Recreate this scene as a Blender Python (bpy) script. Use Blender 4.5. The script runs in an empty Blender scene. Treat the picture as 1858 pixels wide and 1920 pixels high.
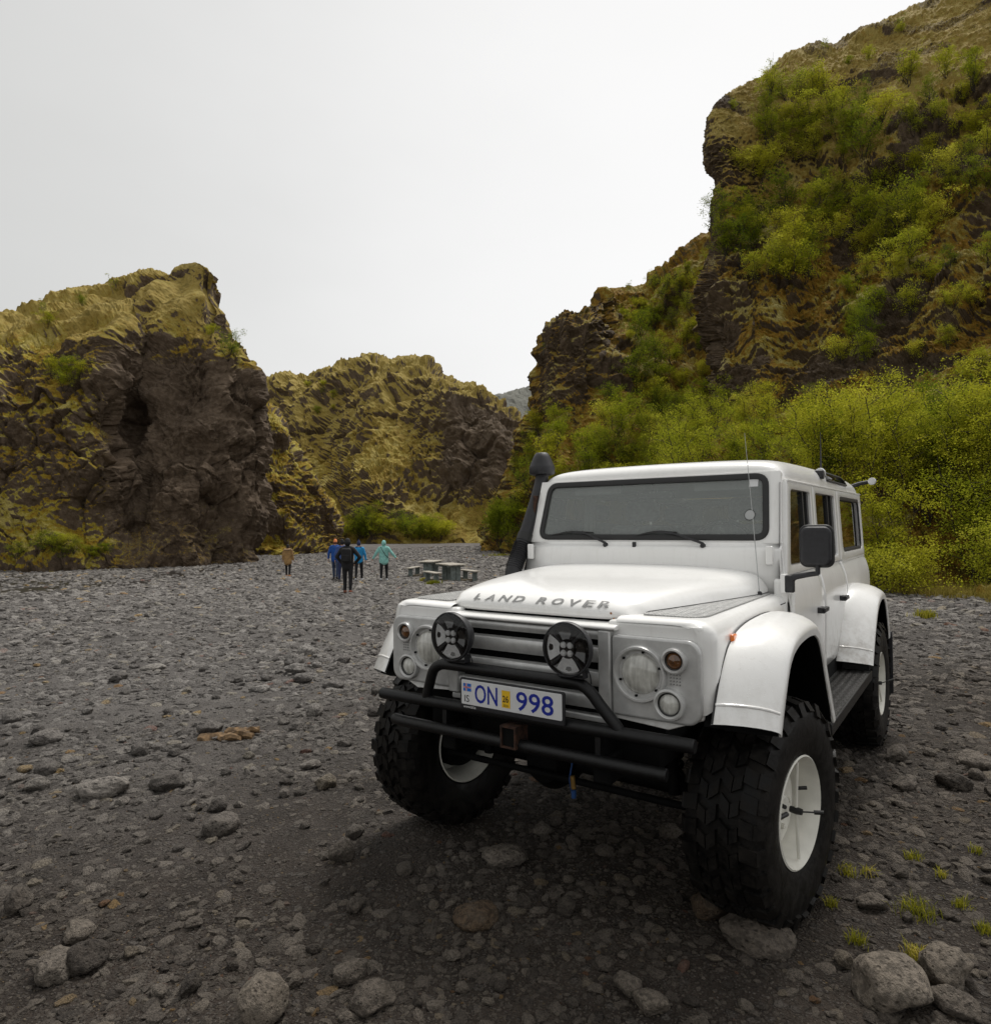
# Iceland gorge: white lifted four-wheel drive on a gravel river bed, mossy cliffs, walkers.
import bpy, bmesh, math, random
import numpy as np
from mathutils import Vector, Matrix, Euler
from mathutils.bvhtree import BVHTree

random.seed(7)
RNG = np.random.default_rng(11)
R = math.radians
scene = bpy.context.scene
COL = scene.collection

# ---------------------------------------------------------------- camera
PXW, PXH, FPX = 1858, 1920, 1290.6
PITCH, ROLL = R(1.07), R(-0.60)
CAMZ = 1.704
_F = Vector((0, math.cos(PITCH), math.sin(PITCH)))
_R = Vector((1, 0, 0)); _U = _R.cross(_F)
_R2 = _R * math.cos(ROLL) + _U * math.sin(ROLL)
_U2 = -_R * math.sin(ROLL) + _U * math.cos(ROLL)
cam_d = bpy.data.cameras.new('camera')
cam = bpy.data.objects.new('camera', cam_d); COL.objects.link(cam)
mw = Matrix.Identity(4)
for i in range(3):
    mw[i][0] = _R2[i]; mw[i][1] = _U2[i]; mw[i][2] = -_F[i]
mw[2][3] = CAMZ
cam.matrix_world = mw
cam_d.sensor_fit = 'HORIZONTAL'; cam_d.sensor_width = 36
cam_d.lens = 36 * FPX / PXW
cam_d.clip_start = 0.05; cam_d.clip_end = 5000
scene.camera = cam

# ---------------------------------------------------------------- light: bright overcast
SUN_AZ, SUN_EL = R(28), R(60)         # azimuth clockwise from +Y
SUN_DIR = Vector((math.sin(SUN_AZ) * math.cos(SUN_EL), math.cos(SUN_AZ) * math.cos(SUN_EL), math.sin(SUN_EL)))
world = bpy.data.worlds.new('World'); scene.world = world; world.use_nodes = True
wn, wl = world.node_tree.nodes, world.node_tree.links
wn.clear()
w_out = wn.new('ShaderNodeOutputWorld'); w_bg = wn.new('ShaderNodeBackground')
w_bg.inputs['Strength'].default_value = 0.1
w_sky = wn.new('ShaderNodeTexSky'); w_sky.sky_type = 'NISHITA'; w_sky.sun_disc = False
w_sky.sun_elevation = SUN_EL; w_sky.sun_rotation = SUN_AZ
w_tc = wn.new('ShaderNodeTexCoord')
w_dot = wn.new('ShaderNodeVectorMath'); w_dot.operation = 'DOT_PRODUCT'
_wd = Vector((0.80, 0.55, 0.22)).normalized()
w_dot.inputs[1].default_value = _wd
wl.new(w_tc.outputs['Generated'], w_dot.inputs[0])
w_map = wn.new('ShaderNodeMapping'); w_map.inputs['Scale'].default_value = (1, 1, 2.2)
wl.new(w_tc.outputs['Generated'], w_map.inputs[0])
w_noise = wn.new('ShaderNodeTexNoise'); w_noise.inputs['Scale'].default_value = 2.3
w_noise.inputs['Detail'].default_value = 4; w_noise.inputs['Roughness'].default_value = 0.5
wl.new(w_map.outputs[0], w_noise.inputs['Vector'])
w_add = wn.new('ShaderNodeMath'); w_add.operation = 'MULTIPLY_ADD'
wl.new(w_noise.outputs['Fac'], w_add.inputs[0]); w_add.inputs[1].default_value = 0.28
wl.new(w_dot.outputs['Value'], w_add.inputs[2])
w_ramp = wn.new('ShaderNodeMapRange'); w_ramp.interpolation_type = 'SMOOTHSTEP'
w_ramp.inputs['From Min'].default_value = 0.02; w_ramp.inputs['From Max'].default_value = 1.02
wl.new(w_add.outputs[0], w_ramp.inputs['Value'])
w_cl = wn.new('ShaderNodeMix'); w_cl.data_type = 'RGBA'
w_cl.inputs['A'].default_value = (3.62, 3.6, 3.48, 1); w_cl.inputs['B'].default_value = (5.45, 5.4, 5.32, 1)
wl.new(w_ramp.outputs['Result'], w_cl.inputs['Factor'])
w_mix = wn.new('ShaderNodeMix'); w_mix.data_type = 'RGBA'
w_mix.inputs['Factor'].default_value = 0.96      # an almost closed cloud deck over the clear sky
wl.new(w_sky.outputs[0], w_mix.inputs['A']); wl.new(w_cl.outputs['Result'], w_mix.inputs['B'])
wl.new(w_mix.outputs['Result'], w_bg.inputs['Color']); wl.new(w_bg.outputs[0], w_out.inputs['Surface'])

sun_d = bpy.data.lights.new('sun', 'SUN'); sun_d.energy = 1.5; sun_d.angle = R(18); sun_d.color = (1, 0.965, 0.91)
sun = bpy.data.objects.new('sun', sun_d); COL.objects.link(sun)
sun.rotation_euler = SUN_DIR.to_track_quat('Z', 'Y').to_euler()
sun.location = (0, 0, 60)

vs = scene.view_settings
scene.display_settings.display_device = 'sRGB'
vs.view_transform = 'Standard'; vs.look = 'None'; vs.exposure = 0.86; vs.gamma = 1.0; vs.use_curve_mapping = False
scene.render.engine = 'CYCLES'
scene.cycles.max_bounces = 6; scene.cycles.diffuse_bounces = 3; scene.cycles.glossy_bounces = 3
scene.cycles.transmission_bounces = 5; scene.cycles.transparent_max_bounces = 12

# ---------------------------------------------------------------- helpers
def ray(px, py):
    return _F + _R2 * ((px - PXW / 2) / FPX) + _U2 * ((PXH / 2 - py) / FPX)
def at(px, py, depth):
    d = ray(px, py); return Vector((0, 0, CAMZ)) + d * (depth / d.y)

def tag(o, label=None, cat=None, group=None, kind=None):
    if label: o['label'] = label
    if cat: o['category'] = cat
    if group: o['group'] = group
    if kind: o['kind'] = kind
    return o
def empty(name, loc=(0, 0, 0), rz=0.0):
    o = bpy.data.objects.new(name, None); COL.objects.link(o)
    o.location = loc; o.rotation_euler = (0, 0, rz); o.empty_display_size = 0.2
    return o
def link(name, me, mat=None, parent=None):
    o = bpy.data.objects.new(name, me); COL.objects.link(o)
    if mat is not None and len(me.materials) == 0:
        for m in (mat if isinstance(mat, (list, tuple)) else [mat]): me.materials.append(m)
    if parent is not None: o.parent = parent
    return o
def copy_tree(o, parent=None):
    c = o.copy(); COL.objects.link(c); c.parent = parent
    for ch in list(o.children): copy_tree(ch, c)
    return c
def np_mesh(name, V, Fq, smooth=True):
    """V (n,3), Fq (m,k) faces with k = 3 or 4"""
    V = np.asarray(V, np.float32); Fq = np.asarray(Fq, np.int32); k = Fq.shape[1]
    me = bpy.data.meshes.new(name)
    me.vertices.add(len(V)); me.vertices.foreach_set('co', V.ravel())
    me.loops.add(Fq.size); me.loops.foreach_set('vertex_index', Fq.ravel())
    me.polygons.add(len(Fq)); me.polygons.foreach_set('loop_start', np.arange(0, Fq.size, k, dtype=np.int32))
    me.polygons.foreach_set('loop_total', np.full(len(Fq), k, np.int32))
    me.polygons.foreach_set('use_smooth', np.full(len(Fq), smooth, bool))
    me.update(calc_edges=True)
    return me
def grid_faces(nr, nc, flip=False):
    i = np.arange(nr * nc).reshape(nr, nc)
    a, b, c, d = i[:-1, :-1].ravel(), i[:-1, 1:].ravel(), i[1:, 1:].ravel(), i[1:, :-1].ravel()
    return np.stack([a, d, c, b] if flip else [a, b, c, d], 1)
def add_attr(me, name, vals):
    at_ = me.attributes.new(name, 'FLOAT', 'POINT'); at_.data.foreach_set('value', np.asarray(vals, np.float32).ravel())

# vectorised gradient noise
_perm = np.random.default_rng(3).permutation(256); _perm = np.concatenate([_perm, _perm, _perm])
_g = np.random.default_rng(5).normal(size=(256, 3)); _g /= np.linalg.norm(_g, axis=1)[:, None]
_g = _g.astype(np.float32)
def pnoise(P):
    P = np.asarray(P, np.float32); sh = P.shape[:-1]; P = P.reshape(-1, 3)
    I = np.floor(P).astype(np.int32); f = P - I; I &= 255
    u = f * f * f * (f * (f * 6 - 15) + 10)
    out = 0
    for dx in (0, 1):
        wx = u[:, 0] if dx else 1 - u[:, 0]
        px_ = _perm[I[:, 0] + dx]
        for dy in (0, 1):
            wy = u[:, 1] if dy else 1 - u[:, 1]
            py_ = _perm[px_ + I[:, 1] + dy]
            for dz in (0, 1):
                wz = u[:, 2] if dz else 1 - u[:, 2]
                h = _perm[py_ + I[:, 2] + dz]; g = _g[h]
                out = out + wx * wy * wz * (g[:, 0] * (f[:, 0] - dx) + g[:, 1] * (f[:, 1] - dy) + g[:, 2] * (f[:, 2] - dz))
    return (out * 1.5).reshape(sh)
def fbm(P, oct=4, gain=0.5, lac=2.03):
    P = np.asarray(P, np.float32); s = 0; a = 1.0; t = 0
    for k in range(oct):
        s = s + a * pnoise(P + 17.3 * k); t += a; a *= gain; P = P * lac
    return s / t
def ridged(P, oct=4, gain=0.5, lac=2.03):
    P = np.asarray(P, np.float32); s = 0; a = 1.0; t = 0
    for k in range(oct):
        s = s + a * (1 - np.abs(pnoise(P + 9.1 * k)) * 2.2); t += a; a *= gain; P = P * lac
    return s / t
def facet(P, scale, seed=0, slope=0.55):
    """broken-block noise: tilted facets per cell with cracks between; returns (height, edge distance)"""
    sh = P.shape[:-1]; Q = (np.asarray(P, np.float32) / scale + 13.7 * seed).reshape(-1, 3); I = np.floor(Q).astype(np.int32); n = len(Q)
    d1 = np.full(n, 9.0, np.float32); d2 = np.full(n, 9.0, np.float32); hh = np.zeros(n, np.float32)
    for dx in (-1, 0, 1):
        for dy in (-1, 0, 1):
            for dz in (-1, 0, 1):
                J = I + np.array([dx, dy, dz], np.int32); k = _perm[_perm[_perm[J[:, 0] & 255] + (J[:, 1] & 255)] + (J[:, 2] & 255)]
                c = J + 0.5 + 0.62 * _g[k]; v = Q - c; d = (v * v).sum(1); g2 = _g[(k * 7 + 31) & 255]
                h = (k / 255.0 - 0.5) + slope * (v * g2).sum(1); near = d < d1
                d2 = np.where(near, d1, np.minimum(d2, d)); hh = np.where(near, h, hh); d1 = np.where(near, d, d1)
    return hh.reshape(sh), (np.sqrt(d2) - np.sqrt(d1)).reshape(sh)
def sstep(a, b, x):
    t = np.clip((x - a) / (b - a), 0, 1); return t * t * (3 - 2 * t)

# ---------------------------------------------------------------- materials
MATS = {}
def mat_new(name):
    m = bpy.data.materials.new(name); m.use_nodes = True
    nt = m.node_tree; b = nt.nodes['Principled BSDF']; MATS[name] = m
    return m, nt, b
def nd(nt, t, **kw):
    n = nt.nodes.new(t)
    for k, v in kw.items():
        if k in n.inputs.keys(): n.inputs[k].default_value = v
        else: setattr(n, k, v)
    return n
def ramp(nt, fac, stops):
    r = nt.nodes.new('ShaderNodeValToRGB'); e = r.color_ramp.elements
    while len(e) < len(stops): e.new(0.5)
    for i, (p, c) in enumerate(stops):
        e[i].position = p; e[i].color = (*c, 1) if len(c) == 3 else c
    nt.links.new(fac, r.inputs[0]); return r
def mixc(nt, fac, a, b, blend='MIX'):
    m = nt.nodes.new('ShaderNodeMix'); m.data_type = 'RGBA'; m.blend_type = blend
    for s, v in ((m.inputs['Factor'], fac), (m.inputs['A'], a), (m.inputs['B'], b)):
        if hasattr(v, 'links'): nt.links.new(v, s)
        elif isinstance(v, (tuple, list)): s.default_value = (*v, 1) if len(v) == 3 else v
        else: s.default_value = v
    return m.outputs['Result']
def math_(nt, op, a, b=None, c=None):
    n = nt.nodes.new('ShaderNodeMath'); n.operation = op
    for i, v in enumerate((a, b, c)):
        if v is None: continue
        if hasattr(v, 'links'): nt.links.new(v, n.inputs[i])
        else: n.inputs[i].default_value = v
    return n.outputs[0]
def coords(nt, scale=(1, 1, 1), kind='Object'):
    tc = nt.nodes.new('ShaderNodeTexCoord'); mp = nt.nodes.new('ShaderNodeMapping')
    mp.inputs['Scale'].default_value = scale
    nt.links.new(tc.outputs[kind], mp.inputs[0]); return mp.outputs[0]
def noise_n(nt, vec, scale, detail=4, rough=0.55):
    n = nd(nt, 'ShaderNodeTexNoise', Scale=scale, Detail=detail, Roughness=rough)
    nt.links.new(vec, n.inputs['Vector']); return n.outputs['Fac']
def voro_n(nt, vec, scale, feature='F1', out='Distance'):
    n = nd(nt, 'ShaderNodeTexVoronoi', Scale=scale); n.feature = feature
    nt.links.new(vec, n.inputs['Vector']); return n.outputs[out]
def bump(nt, b, h, strength=0.5, dist=0.02):
    n = nd(nt, 'ShaderNodeBump', Strength=strength, Distance=dist)
    nt.links.new(h, n.inputs['Height']); nt.links.new(n.outputs[0], b.inputs['Normal']); return n
def attr(nt, name, kind='GEOMETRY'):
    n = nt.nodes.new('ShaderNodeAttribute'); n.attribute_name = name; n.attribute_type = kind; return n.outputs['Fac']
def simple(name, col, rough=0.5, metal=0.0, var=0.06, scale=8.0, spec=0.5, bumpk=0.0, coat=0.0):
    """plain painted / cloth / metal surface with faint procedural variation"""
    m, nt, b = mat_new(name)
    v = coords(nt); n = noise_n(nt, v, scale, 5)
    lo = tuple(max(0, c * (1 - var * 2)) for c in col); hi = tuple(min(1, c * (1 + var)) for c in col)
    r = ramp(nt, n, [(0.3, lo), (0.7, hi)])
    nt.links.new(r.outputs[0], b.inputs['Base Color'])
    b.inputs['Roughness'].default_value = rough; b.inputs['Metallic'].default_value = metal
    b.inputs['Specular IOR Level'].default_value = spec
    b.inputs['Coat Weight'].default_value = coat
    if bumpk: bump(nt, b, noise_n(nt, v, scale * 12, 3), bumpk, 0.004)
    return m
# ================================================================ terrain materials
def rock_moss_material(name, rock_lo, rock_hi, moss_cols, sc=1.0, lichen=0.35, khaki=(0.360, 0.275, 0.080)):
    """rock with moss where the mesh attribute 'moss' says so; colours vary by world noise"""
    m, nt, b = mat_new(name)
    v = coords(nt)
    n1 = noise_n(nt, v, 0.35 * sc, 6, 0.6); n2 = noise_n(nt, v, 2.6 * sc, 6, 0.65); n3 = noise_n(nt, v, 14 * sc, 4, 0.6)
    rock = ramp(nt, math_(nt, 'ADD', math_(nt, 'MULTIPLY', n1, 0.45), math_(nt, 'MULTIPLY', n2, 0.55)),
                [(0.34, rock_lo), (0.50, tuple((a + c) / 2 for a, c in zip(rock_lo, rock_hi))), (0.64, rock_hi)]).outputs[0]
    lic = ramp(nt, n3, [(0.56, (0, 0, 0)), (0.68, (1, 1, 1))]).outputs[0]
    lic2 = math_(nt, 'MULTIPLY', lic, math_(nt, 'MULTIPLY', ramp(nt, n2, [(0.45, (0, 0, 0)), (0.62, (1, 1, 1))]).outputs[0], lichen))
    rock = mixc(nt, lic2, rock, (0.26, 0.24, 0.21))
    moss = ramp(nt, math_(nt, 'ADD', math_(nt, 'MULTIPLY', n1, 0.55), math_(nt, 'MULTIPLY', n2, 0.45)),
                [(0.40, moss_cols[0]), (0.47, moss_cols[1]), (0.53, moss_cols[2]), (0.61, moss_cols[3])]).outputs[0]
    moss = mixc(nt, math_(nt, 'MULTIPLY', ramp(nt, n3, [(0.35, (1, 1, 1)), (0.55, (0, 0, 0))]).outputs[0], 0.45), moss, tuple(c * 0.45 for c in moss_cols[0]))
    dry = math_(nt, 'MULTIPLY', attr(nt, 'dry'), ramp(nt, n2, [(0.35, (0.35,) * 3), (0.6, (1,) * 3)]).outputs[0])
    moss = mixc(nt, dry, moss, khaki)
    a = attr(nt, 'moss')
    a2 = math_(nt, 'ADD', a, math_(nt, 'MULTIPLY', math_(nt, 'SUBTRACT', n3, 0.5), 0.9))
    f = ramp(nt, a2, [(0.42, (0, 0, 0)), (0.58, (1, 1, 1))]).outputs[0]
    col = mixc(nt, f, rock, moss)
    nt.links.new(col, b.inputs['Base Color'])
    b.inputs['Roughness'].default_value = 0.9; b.inputs['Specular IOR Level'].default_value = 0.2
    h = math_(nt, 'ADD', n3, math_(nt, 'MULTIPLY', noise_n(nt, v, 40 * sc, 3), 0.5))
    bump(nt, b, h, 0.9, 0.10 / sc)
    return m

M_CLIFF_R = rock_moss_material('cliff_rock_and_moss', (0.036, 0.024, 0.014), (0.150, 0.108, 0.070),
    [(0.105, 0.080, 0.014), (0.290, 0.155, 0.020), (0.330, 0.250, 0.042), (0.470, 0.405, 0.160)])
M_CLIFF_L = rock_moss_material('crag_rock_and_moss', (0.050, 0.033, 0.020), (0.190, 0.140, 0.098),
    [(0.120, 0.092, 0.012), (0.300, 0.180, 0.020), (0.340, 0.270, 0.030), (0.480, 0.400, 0.130)], lichen=0.5)
M_HILL = rock_moss_material('hill_rock_and_moss', (0.066, 0.046, 0.030), (0.175, 0.130, 0.088),
    [(0.175, 0.135, 0.026), (0.300, 0.205, 0.040), (0.380, 0.295, 0.066), (0.470, 0.385, 0.140)], sc=0.35)
M_FAR = rock_moss_material('far_mountain_rock', (0.13, 0.13, 0.135), (0.27, 0.27, 0.27),
    [(0.16, 0.16, 0.14), (0.19, 0.19, 0.165), (0.22, 0.22, 0.19), (0.25, 0.25, 0.22)], sc=0.1)

# ================================================================ ground
def gbase(x, y):
    """large-scale height of the river bed"""
    x = np.asarray(x, np.float32); y = np.asarray(y, np.float32)
    right = sstep(-0.1, 0.6, x / np.maximum(y, 4.0))
    z = -0.027 * np.clip(y - 6, 0, 26) * (1 - 0.75 * right)
    z = z - 0.006 * np.clip(y - 32, 0, 40)
    # raised dark shingle bank beyond the picnic tables
    z = z + 0.35 * sstep(33, 42, y + 0.25 * x) * (1 - sstep(70, 95, y)) * sstep(-16, -6, x)
    return z
def gdetail(x, y):
    P = np.stack([x, y, np.zeros_like(x)], -1)
    d = np.hypot(x, y)
    z = 0.05 * fbm(P * 0.33, 3) + 0.035 * fbm(P * 1.3 + 5, 3) + 0.016 * fbm(P * 5.5 + 9, 3) * (d < 20)
    z = z + 0.10 * fbm(P * 0.12 + 3, 2) * sstep(12, 30, d)
    # keep the parking spot level
    vx, vy = x - 1.0, y - 4.6
    k = 1 - 0.75 * np.exp(-(vx * vx + vy * vy) / 9.0)
    return z * k
def ground_z(x, y):
    x = np.atleast_1d(np.asarray(x, np.float32)); y = np.atleast_1d(np.asarray(y, np.float32))
    return gbase(x, y) + gdetail(x, y)

def build_ground():
    rad = 0.35 * 1.0230 ** np.arange(342)          # out to ~ 800 m
    ang = np.concatenate([np.linspace(-180, -62, 60)[:-1], np.linspace(-62, 62, 440), np.linspace(62, 180, 60)[1:]])
    A, Rr = np.meshgrid(np.radians(ang), rad)
    X, Y = Rr * np.sin(A), Rr * np.cos(A)
    Z = gbase(X, Y) + gdetail(X, Y)
    V = np.stack([X, Y, Z], -1)
    me = np_mesh('ground', V.reshape(-1, 3), grid_faces(*X.shape, flip=False))
    m, nt, b = mat_new('dark_volcanic_gravel')
    v = coords(nt)
    big = noise_n(nt, v, 0.5, 5, 0.6); mid = noise_n(nt, v, 3.2, 5, 0.6); fine = noise_n(nt, v, 90, 4, 0.7)
    wv = nt.nodes.new('ShaderNodeVectorMath'); wv.operation = 'MULTIPLY_ADD'; wnz = nd(nt, 'ShaderNodeTexNoise', Scale=38.0, Detail=2.0); nt.links.new(v, wnz.inputs['Vector'])
    nt.links.new(wnz.outputs['Color'], wv.inputs[0]); wv.inputs[1].default_value = (0.03, 0.03, 0.03); nt.links.new(v, wv.inputs[2]); v_w = wv.outputs[0]
    peb = nd(nt, 'ShaderNodeTexVoronoi', Scale=75.0, Randomness=1.0); nt.links.new(v_w, peb.inputs['Vector'])
    peb2 = nd(nt, 'ShaderNodeTexVoronoi', Scale=17.0); nt.links.new(v_w, peb2.inputs['Vector'])
    peb3 = nd(nt, 'ShaderNodeTexVoronoi', Scale=4.5); nt.links.new(v, peb3.inputs['Vector'])
    geo = nt.nodes.new('ShaderNodeNewGeometry'); sp = nt.nodes.new('ShaderNodeSeparateXYZ')
    nt.links.new(geo.outputs['Position'], sp.inputs[0])
    patch = math_(nt, 'ADD', math_(nt, 'MULTIPLY', big, 0.5), math_(nt, 'MULTIPLY', mid, 0.5))
    sand_dark = ramp(nt, patch, [(0.36, (0.018, 0.0135, 0.010)), (0.5, (0.034, 0.026, 0.020)), (0.64, (0.060, 0.047, 0.037))]).outputs[0]
    dry = ramp(nt, patch, [(0.36, (0.070, 0.064, 0.060)), (0.5, (0.118, 0.108, 0.101)), (0.64, (0.165, 0.153, 0.143))]).outputs[0]  # paler grey tone, mixed in farther up the valley
    # darker sand near the camera and to the right gives way to paler shingle up the valley
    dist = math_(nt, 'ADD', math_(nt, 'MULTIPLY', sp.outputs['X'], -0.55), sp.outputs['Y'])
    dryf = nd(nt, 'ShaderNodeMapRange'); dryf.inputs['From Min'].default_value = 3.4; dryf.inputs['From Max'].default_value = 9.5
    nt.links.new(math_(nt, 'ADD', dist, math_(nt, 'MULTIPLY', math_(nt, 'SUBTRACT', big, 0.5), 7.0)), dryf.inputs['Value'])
    base = mixc(nt, dryf.outputs[0], sand_dark, dry)
    def cell(p, thr):
        c = nt.nodes.new('ShaderNodeSeparateColor'); nt.links.new(p.outputs['Color'], c.inputs[0])
        sel = ramp(nt, c.outputs[0], [(thr, (0, 0, 0)), (min(1, thr + 0.04), (1, 1, 1))]).outputs[0]
        shp = ramp(nt, p.outputs['Distance'], [(0.30, (1, 1, 1)), (0.42, (0, 0, 0))]).outputs[0]
        return math_(nt, 'MULTIPLY', sel, shp), c.outputs[1]
    s1, t1 = cell(peb, 0.45); s2, t2 = cell(peb2, 0.6); s3, t3 = cell(peb3, 0.55)
    c1 = ramp(nt, t1, [(0, (0.045, 0.040, 0.036)), (0.6, (0.105, 0.095, 0.085)), (0.93, (0.17, 0.155, 0.14)), (1, (0.22, 0.15, 0.06))]).outputs[0]
    col = mixc(nt, math_(nt, 'MULTIPLY', s1, 0.55), base, c1)
    c2 = ramp(nt, t2, [(0, (0.055, 0.050, 0.046)), (1, (0.16, 0.145, 0.13))]).outputs[0]
    col = mixc(nt, math_(nt, 'MULTIPLY', s2, 0.35), col, c2)
    # large cells only matter far away, where stones are too small to build
    farf = nd(nt, 'ShaderNodeMapRange'); farf.inputs['From Min'].default_value = 9; farf.inputs['From Max'].default_value = 26
    nt.links.new(sp.outputs['Y'], farf.inputs['Value'])
    c3 = ramp(nt, t3, [(0, (0.090, 0.083, 0.078)), (1, (0.24, 0.222, 0.205))]).outputs[0]
    col = mixc(nt, math_(nt, 'MULTIPLY', math_(nt, 'MULTIPLY', s3, 0.8), farf.outputs[0]), col, c3)
    nt.links.new(col, b.inputs['Base Color'])
    b.inputs['Roughness'].default_value = 0.85; b.inputs['Specular IOR Level'].default_value = 0.25
    h = math_(nt, 'ADD', math_(nt, 'MULTIPLY', math_(nt, 'SUBTRACT', 0.5, peb.outputs['Distance']), 0.9),
              math_(nt, 'ADD', math_(nt, 'MULTIPLY', s2, 0.9), math_(nt, 'MULTIPLY', fine, 0.35)))
    bump(nt, b, h, 1.0, 0.018)
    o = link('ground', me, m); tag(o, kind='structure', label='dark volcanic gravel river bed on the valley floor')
    return o
GROUND = build_ground()

# ================================================================ cliffs
def cmr(P, n, axis):
    """Catmull-Rom resample along an axis, evenly in index space"""
    P = np.moveaxis(np.asarray(P, np.float64), axis, 0); m = P.shape[0]
    t = np.linspace(0, m - 1, n); i = np.minimum(t.astype(int), m - 2); f = (t - i).reshape((-1,) + (1,) * (P.ndim - 1))
    g = lambda k: P[np.clip(k, 0, m - 1)]
    p0, p1, p2, p3 = g(i - 1), g(i), g(i + 1), g(i + 2)
    # damped tangents keep creases and avoid overshoot
    m1, m2 = 0.38 * (p2 - p0), 0.38 * (p3 - p1)
    f2, f3 = f * f, f * f * f
    Q = (2 * f3 - 3 * f2 + 1) * p1 + (f3 - 2 * f2 + f) * m1 + (-2 * f3 + 3 * f2) * p2 + (f3 - f2) * m2
    return np.moveaxis(Q, 0, axis)
def _scr(P):
    """rough size on the photograph's film, so that vertices go where they can be seen"""
    y = np.maximum(P[..., 1], 2.0); return np.stack([P[..., 0] / y, (P[..., 2] - CAMZ) / y], -1) * FPX
def _weights(P, axis):
    S = _scr(P); d = np.linalg.norm(np.diff(S, axis=axis), axis=2) + 0.12 * FPX * np.linalg.norm(np.diff(P, axis=axis), axis=2) / np.maximum(np.take(P, range(P.shape[axis] - 1), axis)[..., 1], 2)
    sx, sy = np.take(S, range(P.shape[axis] - 1), axis)[..., 0], np.take(S, range(P.shape[axis] - 1), axis)[..., 1]
    inside = (np.abs(sx) < 960) & (sy < 1020) & (sy > -160)
    return (d * np.where(inside, 1.0, 0.10)).mean(1 - axis) + 1e-3
def even_cols(P, n):
    s = np.concatenate([[0], np.cumsum(_weights(P, 1))]); u = np.linspace(0, s[-1], n)
    return np.stack([[np.interp(u, s, P[r, :, k]) for k in range(3)] for r in range(P.shape[0])]).transpose(0, 2, 1)
def even_rows(P, n):
    s = np.concatenate([[0], np.cumsum(_weights(P, 0))]); u = np.linspace(0, s[-1], n)
    return np.stack([[np.interp(u, s, P[:, c, k]) for k in range(3)] for c in range(P.shape[1])]).transpose(2, 0, 1)
def normals(V):
    du = np.gradient(V, axis=1); dv = np.gradient(V, axis=0)
    N = np.cross(dv, du); N /= np.linalg.norm(N, axis=2)[..., None] + 1e-9
    return N
BVHS = {}
def sheet(name, cols, nr, nc, disp, material, back=18.0, label=None, mossfn=None, dryfn=None):
    """cols: list of columns, each a list of (px,py,depth) from ridge to base; a back row is added behind the ridge
    and a skirt below the base, so the body has depth"""
    G = []
    for c in cols:
        pts = [at(*p) for p in c]
        top = pts[0]
        b1 = Vector((top.x * (1 + 0.5 * back / top.y), top.y + back * 0.5, top.z - back * 0.03))
        b2 = Vector((top.x * (1 + back / top.y), top.y + back, top.z - back * 0.35))
        base = pts[-1]; gz = float(gbase(base.x, base.y)[()]) if True else 0
        skirt = Vector((base.x, base.y, min(base.z, gz) - 1.6))
        G.append([b2, b1] + pts + [skirt])
    G = np.array([[list(p) for p in col] for col in G]).transpose(1, 0, 2)
    P = cmr(cmr(G, 12 * G.shape[1], 1), 12 * G.shape[0], 0)
    P = even_rows(even_cols(P, nc), nr)
    N = normals(P)
    # outward = towards the viewer side / up
    C0 = np.array([0, 0, CAMZ])
    s = np.sign((N * (C0 - P)).sum(-1)[int(nr * .35):int(nr * .85), int(nc * .3):int(nc * .8)].mean()); N *= s
    D = disp(P, N)
    V = P + D
    N2 = normals(V) * s
    up = N2[..., 2]
    moss = mossfn(V, N2, P) if mossfn else sstep(0.1, 0.6, up)
    me = np_mesh(name, V.reshape(-1, 3), grid_faces(nr, nc, flip=(s < 0)), smooth=False)
    add_attr(me, 'moss', np.clip(moss, 0, 1)); add_attr(me, 'dry', np.clip(dryfn(V), 0, 1) if dryfn else 0 * moss)
    o = link(name, me, material); tag(o, kind='structure', label=label)
    fq = grid_faces(nr, nc)
    BVHS[o.name] = (V, fq)
    return o
def ledges(P, sx=0.28, sz=1.35, oct=4):
    """flat-lying noise: bulging ledges with dark undersides"""
    Q = P * np.array([sx, sx, sz]); return fbm(Q + 0.6 * fbm(P * 0.25, 2)[..., None], oct, 0.55)

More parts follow.
